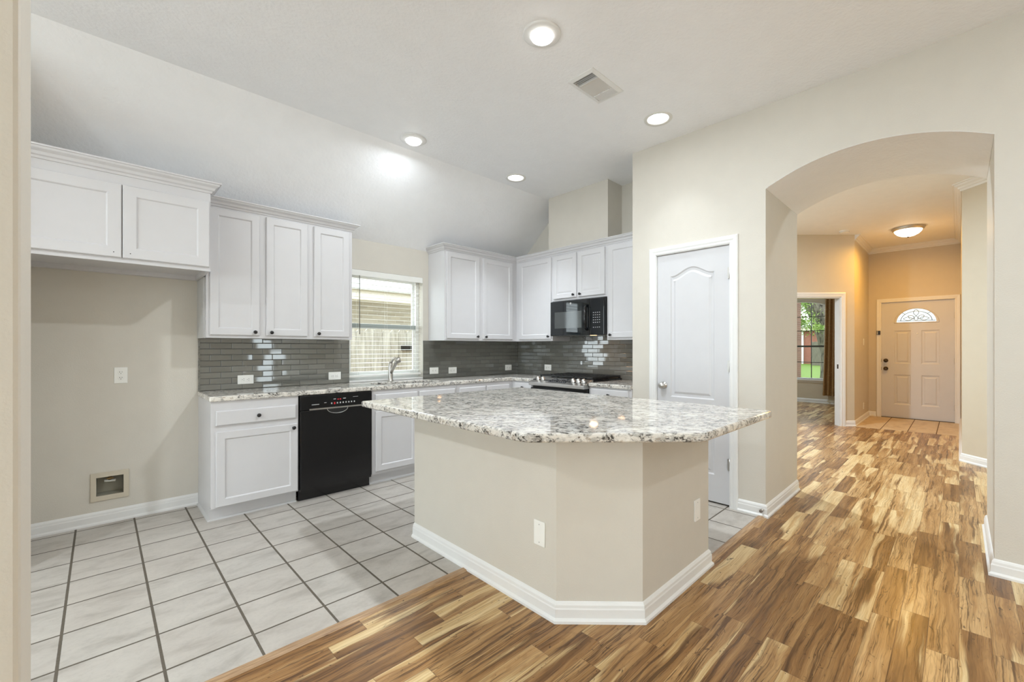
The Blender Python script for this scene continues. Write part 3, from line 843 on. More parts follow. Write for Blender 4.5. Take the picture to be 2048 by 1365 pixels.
# cabinets on the range wall (local x runs toward -Y)
xf = 3.752
def rcab(name, label, ya, yb, z0, z1, doors, raised=False):
    r = thing(name, label, 'cabinet', (xf, ya, z0), R90)
    cab_body(ya - yb - 0.0005, XR - xf - 0.001, 0, z1 - z0, r)
    for (p, q, dz0, dz1, kx) in doors:
        d = shaker(ya - p, ya - q, dz0 - z0, dz1 - z0, raised=raised).build('door', M['cab'], r)
        if kx: knob((ya - q - 0.034) if kx == 'r' else (ya - p + 0.034), dz0 - z0 + 0.03, d)
    MB().sweep([(0, 0), (ya - yb - 0.0005, 0)], [(o, 2.332 - z0 + h) for o, h in CABCROWN], XY, -1).build('crown', M['cab'], r)
    return r
rcab('wall_cabinet', 'white single-door wall cabinet in the corner left of the microwave', 3.989, 3.372, 1.337, 2.343, [(3.925, 3.385, 1.359, 2.317, 'r')])
rcab('microwave_cabinet', 'short white two-door wall cabinet directly above the microwave', 3.3715, 2.606, 1.795, 2.343, [(3.345, 3.006, 1.819, 2.317, 'r'), (2.980, 2.626, 1.819, 2.317, 'l')], True)
rcab('wall_cabinet', 'white wall cabinet between microwave and pantry wall', 2.6055, 2.137, 1.337, 2.343, [(2.583, 2.16, 1.359, 2.317, 'l')])

# base cabinets
bf = 3.768      # face frame plane of the sink run
def base_unit(root, W, D, doors, drawers, kick=0.055, z1=0.866, raisedd=False):
    mb = MB().box(0, W, 0, D, 0.098, z1)
    mb.box(0, W, kick, D, 0, 0.098)
    mb.build('carcass', M['cab'], root)
    for x0, x1, z0, z1_, kx, kz in doors:
        d = shaker(x0, x1, z0, z1_).build('door', M['cab'], root)
        if kx: knob(x0 + 0.034 if kx == 'l' else x1 - 0.034, kz, d)
    for x0, x1, z0, z1_, kn_ in drawers:
        mb = MB(); fn = lambda u, v, w: (u, w, v); o = rect(x0, x1, z0, z1_)
        mb.loft([[fn(u, v, 0) for u, v in o], [fn(u, v, -0.014) for u, v in o], [fn(u, v, -0.019) for u, v in inset(o, 0.006)]], cap0=True, cap1=True)
        d = mb.build('drawer', M['cab'], root)
        if kn_: knob((x0 + x1) / 2, (z0 + z1_) / 2, d)
bx0 = 0.556
b1 = thing('base_cabinet', 'white base cabinet with drawer and door left of the dishwasher', 'cabinet', (bx0, bf, 0))
base_unit(b1, 1.128 - bx0, YS - bf - 0.001, [(0.028, 0.565, 0.108, 0.648, 'r', 0.618)], [(0.028, 0.553, 0.692, 0.798, True)])
MB().sweep([(0, YS - bf - 0.003), (0, 0.055), (1.128 - bx0, 0.055)], [(0, 0), (0.014, 0), (0.012, 0.012), (0, 0.018)], XY, -1).build('shoe_moulding', M['cabgrey'], b1)
b2 = thing('sink_cabinet', 'white sink base cabinet right of the dishwasher, behind the island', 'cabinet', (1.742, bf, 0))
base_unit(b2, 0.93, YS - bf - 0.001, [(0.030, 0.455, 0.125, 0.672, None, 0.6), (0.478, 0.90, 0.125, 0.672, None, 0.6)], [(0.030, 0.455, 0.700, 0.828, False), (0.478, 0.90, 0.700, 0.828, False)], z1=0.715)
MB().box(0, 0.93, 0, 0.06, 0.715, 0.866).build('front_rail', M['cab'], b2)
MB().sweep([(0, 0.055), (0.93, 0.055)], [(0, 0), (0.014, 0), (0.012, 0.012), (0, 0.018)], XY, -1).build('shoe_moulding', M['cabgrey'], b2)
b3 = thing('base_cabinet', 'white drawer-top base cabinet between sink cabinet and corner', 'cabinet', (2.673, bf, 0))
base_unit(b3, 0.795, YS - bf - 0.001, [(0.03, 0.38, 0.125, 0.672, 'l', 0.64), (0.40, 0.74, 0.125, 0.672, 'r', 0.64)], [(0.03, 0.38, 0.700, 0.828, True), (0.40, 0.74, 0.700, 0.828, True)])
rf = 3.470
b4 = thing('base_cabinet', 'narrow white base cabinet in the corner left of the range', 'cabinet', (rf, bf - 0.001, 0), R90)
base_unit(b4, bf - 0.001 - 3.397, XR - rf - 0.001, [(0.06, 0.345, 0.125, 0.715, 'r', 0.68)], [(0.06, 0.345, 0.745, 0.852, True)])
b5 = thing('base_cabinet', 'white base cabinet between range and pantry wall', 'cabinet', (rf, 2.622, 0), R90)
base_unit(b5, 2.622 - 2.137, XR - rf - 0.001, [(0.03, 0.455, 0.125, 0.715, 'l', 0.68)], [(0.03, 0.455, 0.745, 0.852, True)])

# ------------------------------------------------------------------ countertops
ct = MB().holed([(0.546, 3.748), (3.448, 3.748), (3.448, 3.397), (XR - 0.011, 3.397), (XR - 0.011, YS - 0.011), (0.546, YS - 0.011)],
                [[(1.88, 3.84), (2.50, 3.84), (2.53, 3.87), (2.53, 4.09), (2.50, 4.12), (1.88, 4.12), (1.85, 4.09), (1.85, 3.87)]], XY, 0.867, 0.905)
tag(ct.build('countertop', M['granite'], bevel=0.009, seg=3), 'speckled white granite countertop along the sink wall and corner', 'countertop')
MB_ = MB().box(3.448, XR - 0.011, 2.1375, 2.622, 0.867, 0.905)
tag(MB_.build('countertop', M['granite'], bevel=0.009, seg=3), 'short granite countertop between range and pantry wall', 'countertop')
tag(MB().box(1.758, 2.594, YS - 0.008, YS + 0.094, 0.9055, 0.922).build('window_stool', M['white'], bevel=0.003), 'white ledge at the foot of the sink window', 'window ledge')

sk = thing('sink', 'steel sink set under the granite in front of the window', 'sink', (2.19, 3.98, 0.866))
so = [(-0.33, -0.135), (0.33, -0.135), (0.33, 0.135), (-0.33, 0.135)]
mb = MB(); L = [[(x, y, 0) for x, y in inset(so, -0.025)], [(x, y, 0) for x, y in so], [(x, y, -0.12) for x, y in inset(so, 0.01)], [(x, y, -0.14) for x, y in inset(so, 0.04)]]
mb.loft(L, cap1=True)
mb.build('bowl', M['steel'], sk, normals=True)
MB().lathe([(0.04, -0.139), (0.04, -0.136), (0.03, -0.137)], (0, 0, 0), 'Z', 20).build('drain', M['steeld'], sk)

fa = thing('faucet', 'brushed nickel pull-out faucet behind the sink', 'faucet', (2.136, 4.185, 0.905))
MB().lathe([(0.030, 0), (0.030, 0.006), (0.025, 0.012), (0.0235, 0.05), (0.0235, 0.15), (0.021, 0.185), (0.012, 0.200), (0, 0.202)], (0, 0, 0), 'Z', 20).build('body', M['nickel'], fa)
MB().tube([(0, -0.006, 0.085), (0, -0.05, 0.130), (0.0, -0.105, 0.185), (0, -0.150, 0.225)], [0.015, 0.017, 0.019, 0.020], 14).build('spout', M['nickel'], fa)
MB().tube([(0, -0.150, 0.242), (0, -0.168, 0.205)], [0.026, 0.026], 16).build('spray_head', M['nickel'], fa)
MB().tube([(0, 0.0, 0.19), (0.006, -0.035, 0.222), (0.010, -0.075, 0.248)], [0.017, 0.013, 0.011], 10).build('lever', M['nickel'], fa)

# ------------------------------------------------------------------ backsplash
def splash(loc, rotz, W, H, label):
    r = MB().box(0, W, 0, 0.010, 0, H).build('backsplash', M['subway'])
    r.location = loc; r.rotation_euler = (0, 0, rotz)
    return tag(r, label, 'backsplash')
splash((0.5545, YS - 0.0101, 0.9055), 0, 1.758 - 0.5545, 1.3295 - 0.9055, 'grey glass tile backsplash between fridge alcove and window')
splash((2.597, YS - 0.0101, 0.9055), 0, XR - 2.597, 1.3365 - 0.9055, 'grey glass tile backsplash right of the sink window')
t0 = YS - 0.0105
rs = MB().prism([(0, 0), (t0 - 2.136, 0), (t0 - 2.136, 0.431), (t0 - 2.6055, 0.431), (t0 - 2.6055, 0.4845), (t0 - 3.3715, 0.4845), (t0 - 3.3715, 0.431), (0, 0.431)], lambda u, v, w: (u, w, v), 0, 0.010).build('backsplash', M['subway'])
rs.location = (XR - 0.0101, t0, 0.9055); rs.rotation_euler = (0, 0, R90)
tag(rs, 'grey glass tile backsplash behind the range', 'backsplash')
mb = MB().box(0.5545, 0.566, YS - 0.016, YS - 0.0102, 0.9055, 1.3295)
struct(mb.build('trim_4', M['subway']), 'bullnose tile edging at the alcove')

# ------------------------------------------------------------------ dishwasher
dw = thing('dishwasher', 'black built-in dishwasher under the sink counter', 'dishwasher', (1.131, 3.757, 0))
MB().box(0, 0.608, 0.02, 0.55, 0.10, 0.864).build('tub', M['blackm'], dw)
mb = MB().box(0.006, 0.602, -0.012, 0.02, 0.110, 0.742)
mb.build('door', M['black'], dw, bevel=0.006)
cp = MB().box(0.006, 0.602, -0.012, 0.02, 0.745, 0.862).build('control_panel', M['black'], dw, bevel=0.004)
MB().box(0.075, 0.52, -0.0165, -0.0115, 0.742, 0.754).build('trim_strip', M['steel'], dw)
hp = MB()
L1_ = []
for k_, (dy, sc) in enumerate(((-0.0125, 1.0), (0.004, 0.86))):
    L1_.append([(0.30 + 0.085 * sc * cos(t_), dy, 0.742 - 0.042 * sc * max(0, -sin(t_)) if sin(t_) < 0 else 0.742) for t_ in [pi + pi * i / 20 for i in range(21)]])
hp.add([(x, -0.0128, z) for x, y, z in L1_[0]], [tuple(range(21))])
hp.build('handle_recess', M['slot'], dw)
MB().tube([(0.30 + 0.085 * cos(pi + pi * i / 20), -0.0135, 0.742 + 0.042 * sin(pi + pi * i / 20)) for i in range(21)], 0.0022, 6).build('handle_rim', M['steel'], dw)
for i in range(9):
    if i != 1: MB().box(0.245 + i * 0.024, 0.255 + i * 0.024, -0.0135, -0.0115, 0.780, 0.792).build('button', M['greyprint'], dw)
for q in ((0.092, 0.150, 0.783, 0.788), (0.19, 0.208, 0.793, 0.797), (0.43, 0.475, 0.826, 0.829), (0.265, 0.285, 0.817, 0.823), (0.345, 0.368, 0.817, 0.823)):
    MB().box(q[0], q[1], -0.0135, -0.0115, q[2], q[3]).build('printed_mark', M['greyprint'], dw)
for q in ((0.297, 0.309, 0.812, 0.821), (0.316, 0.328, 0.812, 0.821)): MB().box(q[0], q[1], -0.0136, -0.0115, q[2], q[3]).build('red_digit', M['red'], dw)
MB().box(0.269, 0.280, -0.0138, -0.0115, 0.776, 0.794).build('red_button', M['red'], dw)
MB().box(0.008, 0.600, 0.045, 0.065, 0.004, 0.098).build('toe_panel', M['black'], dw)
MB().box(0.008, 0.600, 0.0, 0.02, 0.088, 0.110).build('lower_trim', M['black'], dw)

# ------------------------------------------------------------------ microwave (local x -> -Y, local y -> +X)
mw = thing('microwave', 'black over-the-range microwave under the short cabinet', 'microwave', (3.700, 3.3615, 1.390), R90)
MB().box(0.004, 0.750, 0.028, XR - 3.70 - 0.012, 0.004, 0.402).build('case', M['black'], mw, bevel=0.003)
MB().box(0, 0.565, 0, 0.027, 0, 0.394).build('door', M['mwglass'], mw, bevel=0.008, seg=3)
MB().box(0.568, 0.754, 0, 0.027, 0, 0.394).build('control_panel', M['mwglass'], mw, bevel=0.008, seg=3)
MB().box(0.070, 0.460, -0.0012, 0.001, 0.085, 0.270).build('door_window', plain('tinted_oven_window', (0.05, 0.055, 0.055), 0.08, spec=0.8), mw)
MB().tube([(0.535, -0.004, 0.060), (0.535, -0.036, 0.085), (0.535, -0.046, 0.19), (0.535, -0.036, 0.300), (0.535, -0.004, 0.325)], [0.014, 0.017, 0.019, 0.017, 0.014], 12).build('handle', M['black'], mw)
for r_ in range(7):
    for c_ in range(4):
        if r_ == 1: continue
        MB().box(0.612 + c_ * 0.026, 0.624 + c_ * 0.026, -0.0008, 0.001, 0.080 + r_ * 0.026, 0.086 + r_ * 0.026).build('key', M['greyprint'], mw)
bd = MB().lathe([(0.013, -0.0022), (0.013, 0.0005)], (0.305, 0, 0.358), 'Y', 24).build('badge', M['steel'], mw)
MB().lathe([(0.0115, -0.0022), (0.0115, -0.0028), (0.0098, -0.0028), (0.0098, -0.0022)], (0.305, 0, 0.358), 'Y', 24, False).build('badge_ring', M['steeld'], bd)
MB().tube([(0.305 + 0.006 * cos(t_) * (1 - t_ / 9), -0.0026, 0.358 + 0.006 * sin(t_) * (1 - t_ / 9)) for t_ in [i * 0.35 for i in range(20)]], 0.0009, 5).build('badge_swirl', M['steeld'], bd)
ll = MB().box(0.51, 0.58, 0.085, 0.115, 0.000, 0.004).build('lamp_lens', M['warmlens'], mw)
MB().box(0.10, 0.66, 0.03, 0.30, 0.0025, 0.0045).build('underside_panel', M['steeld'], mw)
MB().tube([(0.27, 0.30, 0.004), (0.27, 0.30, -0.03)], 0.005, 8).build('lamp_clip', M['steeld'], mw)
la = bpy.data.lights.new('cooktop_lamp', 'AREA'); la.shape = 'RECTANGLE'; la.size = 0.08; la.size_y = 0.045; la.energy = 0.42; la.color = (1.0, 0.55, 0.26)
lo_ = bpy.data.objects.new('cooktop_lamp', la); COL.objects.link(lo_); lo_.parent = mw; lo_.location = (0.545, 0.10, -0.003)

# ------------------------------------------------------------------ range (local x -> -Y, y -> +X ; origin front-left foot of the body)
rg = thing('gas_range', 'slide-in gas range with steel front and black grates', 'range', (3.440, 3.392, 0), R90)
RW = 0.765
MB().box(0.003, RW - 0.003, 0.0, 0.615, 0.02, 0.905).build('body', M['blackm'], rg)
MB().box(0.006, RW - 0.006, -0.040, 0.0, 0.16, 0.815).build('oven_door', M['black'], rg, bevel=0.006)
MB().tube([(0.05, -0.085, 0.76), (RW - 0.05, -0.085, 0.76)], 0.012, 12).build('oven_handle', M['steel'], rg)
MB().box(0.006, RW - 0.006, -0.030, 0.0, 0.03, 0.15).build('drawer', M['steeld'], rg)
prof = [(-0.062, 0.842), (-0.066, 0.850), (-0.066, 0.868), (-0.060, 0.876), (0.075, 0.926), (0.10, 0.926), (0.10, 0.842)]
MB().prism(prof, lambda u, v, w: (w, u, v), 0.0, RW).build('control_panel', M['steel'], rg, bevel=0.002)
nx, nz = -0.347, 0.938
def onslope(t_, x, off=0.0):
    return (x, -0.060 + 0.135 * t_ + nx * off, 0.876 + 0.050 * t_ + nz * off)
dp = MB()
A = [onslope(0.22, 0.255, 0.0008), onslope(0.22, 0.505, 0.0008), onslope(0.92, 0.485, 0.0008), onslope(0.92, 0.275, 0.0008)]
B = [onslope(0.22, 0.255, -0.004), onslope(0.22, 0.505, -0.004), onslope(0.92, 0.485, -0.004), onslope(0.92, 0.275, -0.004)]
dp.loft([B, A], cap0=True, cap1=True)
dp.build('display', M['dispglass'], rg)
lt = MB()
random.seed(3)
for i in range(8):
    for j in range(4):
        if random.random() < 0.75:
            x = 0.29 + i * 0.025; t_ = 0.36 + j * 0.14
            lt.add([onslope(t_, x, 0.0014), onslope(t_, x + 0.012, 0.0014), onslope(t_ + 0.05, x + 0.012, 0.0014), onslope(t_ + 0.05, x, 0.0014)], [(0, 1, 2, 3)])
lt.build('display_print', M['greyprint'], rg)
for x in (0.075, 0.150, 0.575, 0.645, 0.712):
    p = [onslope(0.55, x, o_) for o_ in (0.0, 0.008, 0.0085, 0.030, 0.036)]
    MB().tube(p, [0.026, 0.026, 0.021, 0.019, 0.014], 18).build('burner_knob', M['steel'], rg)
MB().box(0.0, RW, 0.10, 0.622, 0.905, 0.922).build('cooktop', M['black'], rg, bevel=0.003)
for k_, (gx0, gx1) in enumerate(((0.015, 0.250), (0.258, 0.505), (0.513, 0.750))):
    g = MB()
    gy0, gy1, gz0, gz1 = 0.115, 0.605, 0.936, 0.952
    for y in (gy0, (gy0 + gy1) / 2, gy1): g.box(gx0, gx1, y - 0.006, y + 0.006, gz0, gz1)
    for x in (gx0 + 0.006, gx1 - 0.006): g.box(x - 0.006, x + 0.006, gy0, gy1, gz0, gz1)
    gm = (gx0 + gx1) / 2
    g.box(gm - 0.005, gm + 0.005, gy0, gy1, gz0, gz1)
    for y in (gy0 + 0.06, gy0 + 0.12, gy0 + 0.18, gy0 + 0.31, gy0 + 0.37, gy0 + 0.43): g.box(gx0, gx1, y - 0.004, y + 0.004, gz0 + 0.002, gz1)
    for x in (gx0 + 0.006, gx1 - 0.006):
        for y in (gy0, gy1): g.box(x - 0.007, x + 0.007, y - 0.007, y + 0.007, 0.921, gz1)
    g.build('grate', M['blackm'], rg)
    for y in ((0.24, 0.48) if k_ != 1 else (0.36,)):
        MB().lathe([(0.045, 0.921), (0.045, 0.928), (0.032, 0.930), (0.030, 0.936), (0, 0.937)], (gm, y, 0), 'Z', 20).build('burner', M['blackm'], rg)

# ------------------------------------------------------------------ island
IX0, IX1, IY0, IY1 = 1.477, 2.478, 1.022, 2.56
isl = thing('kitchen_island', 'beige plastered kitchen island with chamfered corner and white baseboard', 'island', (IX0, IY0, 0))
pts = [(0, IY1 - IY0), (0, 0.283), (0.275, 0), (IX1 - IX0, 0), (IX1 - IX0, IY1 - IY0)]
MB().prism(pts, XY, 0, 0.866).build('wall_base', M['paint'], isl)
MB().sweep(pts, BASE, XY, 1 * -1).build('baseboard', M['white'], isl)
back = MB()
top = [(1.205, 2.765), (1.205, 1.270), (1.218, 1.238), (1.722, 0.742), (1.756, 0.728), (2.612, 0.728), (2.634, 0.750), (2.634, 2.735), (2.61, 2.765)]
tag(MB().prism(top, XY, 0.8665, 0.905).build('island_countertop', M['granite'], bevel=0.011, seg=4), 'large speckled granite slab on the kitchen island', 'countertop')

# ------------------------------------------------------------------ outlets and plates
def outlet(name, label, loc, rotz, horizontal, gfci=False, blank=False, group=None):
    r = thing(name, label, 'wall plate' if blank else 'outlet', loc, rotz, group)
    hw, hh = (0.0585, 0.0375) if horizontal else (0.036, 0.0585)
    MB().box(-hw, hw, -0.006, 0, -hh, hh).build('cover_plate', M['plate'], r, bevel=0.003)
    def P(u, v):  # u along the length of the device
        return (u, v) if horizontal else (-v, u)
    if blank:
        for u in (-0.042, 0.042):
            a, b = P(u, 0); MB().lathe([(0.003, -0.0068), (0.003, -0.005)], (a, 0, b), 'Y', 8).build('screw', M['greyprint'], r)
        return r
    if gfci:
        a, b = P(0.034, 0.0165)
        MB().box(-abs(a), abs(a), -0.0085, -0.005, -abs(b), abs(b)).build('receptacle', M['plate'], r, bevel=0.001)
        cent = (-0.018, 0.018)
    else:
        cent = (-0.020, 0.020)
        for cc in cent:
            a, b = P(cc, 0); MB().lathe([(0.0165, -0.005), (0.0165, -0.0082), (0.0150, -0.0086), (0, -0.0086)], (a, 0, b), 'Y', 18).build('receptacle', M['plate'], r)
    for cc in cent:
        for du, dv, lu, lv in ((0.004, 0.006, 0.0042, 0.0012), (0.004, -0.006, 0.0036, 0.0012), (-0.007, 0, 0.002, 0.0022)):
            a, b = P(cc + du, dv); c1, c2 = P(lu, lv)
            MB().box(a - abs(c1), a + abs(c1), -0.0092, -0.0075, b - abs(c2), b + abs(c2)).build('slot', M['slot'], r)
    return r
yw = YS - 0.0102; xw = XR - 0.0102
outlet('outlet', 'white horizontal outlet low on the tile above the drawer cabinet', (0.877, yw, 0.983), 0, True, True)
outlet('outlet', 'white horizontal outlet on grey tile just left of the sink window', (1.616, yw, 0.981), 0, True)
outlet('outlet', 'white horizontal outlet on grey tile next to the right window edge', (2.735, yw, 0.990), 0, True, True)
outlet('outlet', 'middle of three white outlets between window and corner', (2.993, yw, 0.985), 0, True)
outlet('outlet', 'white outlet on the sink wall tile nearest the corner', (3.895, yw, 0.990), 0, True)
outlet('outlet', 'white outlet on range wall tile left of the burners', (xw, 3.738, 1.002), R90, True)
outlet('outlet', 'white vertical duplex outlet in the empty fridge alcove', (0.106, YS, 1.053), 0, False)
outlet('blank_plate', 'white blank wall plate low on the wide left face of the island', (IX0, 1.408, 0.372), R90, False, blank=True)
outlet('blank_plate', 'white blank wall plate on the shaded right end face of the island', (2.322, IY0, 0.360), 0, False, blank=True)
outlet('outlet', 'outlet low on the hall wall near the front door', (9.46, 1.186, 0.24), 0, False)
sw_ = thing('light_switch', 'light switch on the glossy hall wall left of the front door', 'light switch', (9.46, 1.186, 1.36))
MB().box(-0.036, 0.036, -0.006, 0, -0.0585, 0.0585).build('cover_plate', M['plate'], sw_, bevel=0.003)
MB().box(-0.014, 0.014, -0.009, -0.005, -0.03, 0.03).build('rocker', M['plate'], sw_, bevel=0.002)

wb = thing('water_outlet_box', 'recessed fridge water supply box low in the alcove wall', 'water box', (0.05, YS, 0.265))
MB().holed(rect(-0.100, 0.100, -0.100, 0.100), [rect(-0.070, 0.070, -0.065, 0.065)], XZ(), -0.010, 0.0).build('frame', M['boxplastic'], wb, bevel=0.003)
bx = MB(); o = rect(-0.071, 0.071, -0.066, 0.066); i_ = inset(o, 0.006)
bx.loft([[(u, 0.0, v) for u, v in o], [(u, 0.085, v) for u, v in i_]], cap1=True)
bx.build('recess', M['boxin'], wb)
v_ = MB().tube([(0.0, 0.055, 0.064), (0.0, 0.055, 0.028)], 0.010, 10); v_.tube([(0, 0.055, 0.045), (0, 0.030, 0.045)], 0.006, 8); v_.box(-0.018, 0.018, 0.024, 0.030, 0.040, 0.050)
v_.build('valve', M['brass'], wb)
MB().tube([(-0.03, 0.055, 0.025), (0.03, 0.055, 0.020)], 0.009, 10).build('pipe', M['plate'], wb)

ds = thing('door_stop', 'small round door stop on the baseboard at the arch corner', 'door stop', (XP - 0.014, 1.030, 0.052))
MB().lathe([(0.012, 0.0), (0.012, -0.005), (0.006, -0.008), (0.006, -0.030)], (0, 0, 0), 'X', 14).build('stem', M['steel'], ds)
MB().lathe([(0.011, -0.029), (0.012, -0.034), (0.010, -0.041), (0, -0.042)], (0, 0, 0), 'X', 14).build('bumper', M['rubber'], ds)

# ------------------------------------------------------------------ ceiling lights, vent, detector
LAMPCOL = (0.87, 0.945, 1.0)
def lamp(parent, z, energy, size, color=None, spread=180):
    l = bpy.data.lights.new('lamp', 'AREA'); l.shape = 'DISK'; l.size = size; l.energy = energy; l.color = color or LAMPCOL; l.spread = radians(spread)
    o = bpy.data.objects.new('lamp', l); COL.objects.link(o); o.parent = parent; o.location = (0, 0, z)
    return o
def disc_light(label, x, y, energy, group=None):
    r = thing('disc_light', label, 'ceiling light', (x, y, ZC), 0, group)
    MB().lathe([(0.108, 0.0), (0.108, -0.006), (0.100, -0.011), (0.072, -0.011), (0.068, -0.014), (0.064, -0.012), (0.063, -0.006)], (0, 0, 0), 'Z', 40, False).build('trim_ring', M['white'], r)
    MB().lathe([(0.064, -0.008), (0.062, -0.024), (0.050, -0.033), (0.025, -0.038), (0, -0.039)], (0, 0, 0), 'Z', 40, False).build('lens', M['lens'], r)
    lamp(r, -0.041, energy, 0.12)
    return r
def can_light(label, x, y, energy):
    r = thing('recessed_light', label, 'ceiling light', (x, y, ZC))
    MB().lathe([(0.108, 0.0), (0.106, -0.005), (0.084, -0.004), (0.080, 0.0), (0.078, 0.030)], (0, 0, 0), 'Z', 40, False).build('trim_ring', M['canrim'], r)
    MB().lathe([(0.080, 0.002), (0.074, 0.050), (0.074, 0.085)], (0, 0, 0), 'Z', 40, False).build('baffle', M['white'], r)
    MB().lathe([(0.0745, 0.062), (0.06, 0.055), (0.03, 0.051), (0, 0.050)], (0, 0, 0), 'Z', 40, False).build('lens', M['lens'], r)
    lamp(r, 0.046, energy, 0.12, spread=75)
    return r
disc_light('large bright disc ceiling light nearest, above the island', *LPOS[0], DOWN_W * 1.2)
disc_light('bright disc ceiling light at the slope crease before the window', *LPOS[1], DOWN_W * 0.25)
can_light('recessed ceiling light with metal rim near the pantry wall', *LPOS[2], DOWN_W * 0.06)
can_light('recessed ceiling light with metal rim in front of the corner cabinets', *LPOS[3], DOWN_W * 0.25)
for x, y in ((2.4, -1.6), (2.4, -3.2), (-2.0, -1.6)):  # out-of-view discs added as fill, built like the kitchen fixtures
    disc_light('added fill light in the living room beside the camera', x, y, FILL_W, 'added living room fill lights')
disc_light('added fill light in the breakfast area left of the fridge alcove', -2.1, 2.0, FILL_W * 2.6)  # unseen disc, added to brighten the left face of the island

def fill_disc(label, x, y, e):  # unseen discs added to brighten the dining area, hall and study
    r = disc_light(label, x, y, e)
    r.location.z = ZH
    for c in r.children:
        if c.type == 'LIGHT': c.data.color = (0.74, 0.88, 1.0)
fill_disc('added fill light in the dining area behind the arch', 5.3, 2.4, FILL_W * 6.5)
fill_disc('added fill light in the hall behind the right arch pier', 5.0, -0.65, FILL_W * 0.9)
fill_disc('added fill light in the study behind the angled wall', 9.6, 3.6, FILL_W * 2.0)

vn = thing('ceiling_vent', 'white rectangular louvred air vent in the ceiling', 'air vent', (2.407, 1.765, ZC))
V0 = (2.229 - 2.407, 2.586 - 2.407, 1.657 - 1.765, 1.872 - 1.765)
fr = MB()
fo = rect(*V0); fi = rect(-0.150, 0.150, -0.080, 0.080)
fr.loft([[(u, v, 0.0) for u, v in fo], [(u, v, -0.004) for u, v in fo], [(u, v, -0.010) for u, v in fi], [(u, v, 0.03) for u, v in fi]])
fr.build('frame', M['white'], vn)
MB().box(-0.152, 0.152, -0.080, 0.080, 0.06, 0.065).build('duct', M['slot'], vn)
def louvre(n, x0, x1, y0, y1, along, tilt, nm='louvre', hw_=0.007):
    for i in range(n):
        t_ = (i + 0.5) / n
        mb = MB()
        if along == 'x':
            y = y0 + (y1 - y0) * t_; pr = [(y - 0.007, 0.010 * tilt), (y + 0.007, -0.010 * tilt), (y + 0.007, -0.010 * tilt + 0.0015), (y - 0.007, 0.010 * tilt + 0.0015)]
            mb.prism(pr, lambda u, v, w: (w, u, v), x0, x1)
        else:
            x = x0 + (x1 - x0) * t_; pr = [(x - hw_, 0.010 * tilt), (x + hw_, -0.010 * tilt), (x + hw_, -0.010 * tilt + 0.0015), (x - hw_, 0.010 * tilt + 0.0015)]
            mb.prism(pr, lambda u, v, w: (u, w, v), y0, y1)
        mb.build(nm, M['white'], vn)
louvre(4, -0.149, -0.085, -0.079, 0.079, 'y', -0.8, 'louvre', 0.003)
louvre(11, -0.081, 0.081, -0.079, 0.079, 'x', 0.9)
louvre(4, 0.085, 0.149, -0.079, 0.079, 'y', 1)
MB().box(-0.084, -0.082, -0.079, 0.079, -0.010, 0.012).build('divider', M['white'], vn)
MB().box(0.082, 0.084, -0.079, 0.079, -0.010, 0.012).build('divider', M['white'], vn)

fl = thing('flush_light', 'lit frosted bowl ceiling light with bronze rim in the entry', 'ceiling light', (8.62, 0.545, ZH))
MB().lathe([(0.195, 0.0), (0.200, -0.012), (0.185, -0.020), (0.188, -0.030), (0.168, -0.042), (0.155, -0.042)], (0, 0, 0), 'Z', 40, False).build('rim', M['nickel'], fl)
MB().lathe([(0.166, -0.038), (0.155, -0.066), (0.125, -0.098), (0.08, -0.122), (0.03, -0.134), (0, -0.136)], (0, 0, 0), 'Z', 40, False).build('glass_bowl', M['warmglass'], fl)
MB().lathe([(0.012, -0.134), (0.010, -0.148), (0, -0.15)], (0, 0, 0), 'Z', 12, False).build('finial', M['bronze'], fl)
l = bpy.data.lights.new('bulb', 'AREA'); l.shape = 'DISK'; l.size = 0.30; l.energy = HALL_W; l.color = (1.0, 0.50, 0.05)
o = bpy.data.objects.new('bulb', l); COL.objects.link(o); o.parent = fl; o.location = (0, 0, -0.155)
sd = thing('smoke_detector', 'round white smoke detector on the hall ceiling', 'smoke detector', (8.15, 1.26, ZH))
MB().lathe([(0.065, 0.0), (0.065, -0.018), (0.055, -0.030), (0.035, -0.036), (0, -0.037)], (0, 0, 0), 'Z', 28, False).build('housing', M['plate'], sd)
MB().lathe([(0.058, -0.0175), (0.0665, -0.0175), (0.0665, -0.021), (0.058, -0.021)], (0, 0, 0), 'Z', 28, False).build('grille_band', M['greyprint'], sd)

# ------------------------------------------------------------------ study window and curtain
w2 = semp('window_2', (0, 0, 0), 0, 'arched study window with dark grid bars')
def ring_plate(o, i_, fn, a, b): return MB().holed(o, [i_], fn, a, b)
ring_plate(wo, inset(wo, 0.03), YZ(), 11.63, 11.68).build('window_frame', M['vinyl'], w2)
bars = MB()
zt_ = lambda y: 2.235 + 0.125 - 0.40 * (y - WM) ** 2
for y in (2.421, WM, 3.02): bars.box(11.645, 11.665, y - 0.008, y + 0.008, 0.56, zt_(y) - 0.02)
for z in (1.981, 1.656, 0.924): bars.box(11.645, 11.665, WY0 + 0.02, WY1 - 0.02, z - 0.007, z + 0.007)
bars.box(11.635, 11.675, WY0 + 0.02, WY1 - 0.02, 1.275, 1.315)
bars.build('glazing_bars', M['darkbar'], w2)
MB().prism(inset(wo, 0.028), YZ(), 11.655, 11.658).build('pane', M['dimglass'], w2)
MB().box(11.53, 11.64, WY0 - 0.04, WY1 + 0.04, 0.505, 0.532).build('sill', M['white'], w2)
MB().box(11.565, 11.58, WY0 - 0.03, WY1 + 0.03, 0.455, 0.505).build('apron', M['white'], w2)
simple_window(3.75, 5.2, 0.53, 2.2, YZ(), 11.64, 11.68, 'window_7_added')  # extra unseen window, added to let more daylight into the study
cu = thing('curtain', 'brown speckled curtain panel hanging right of the study window', 'curtain', (11.49, 1.97, 0.19))
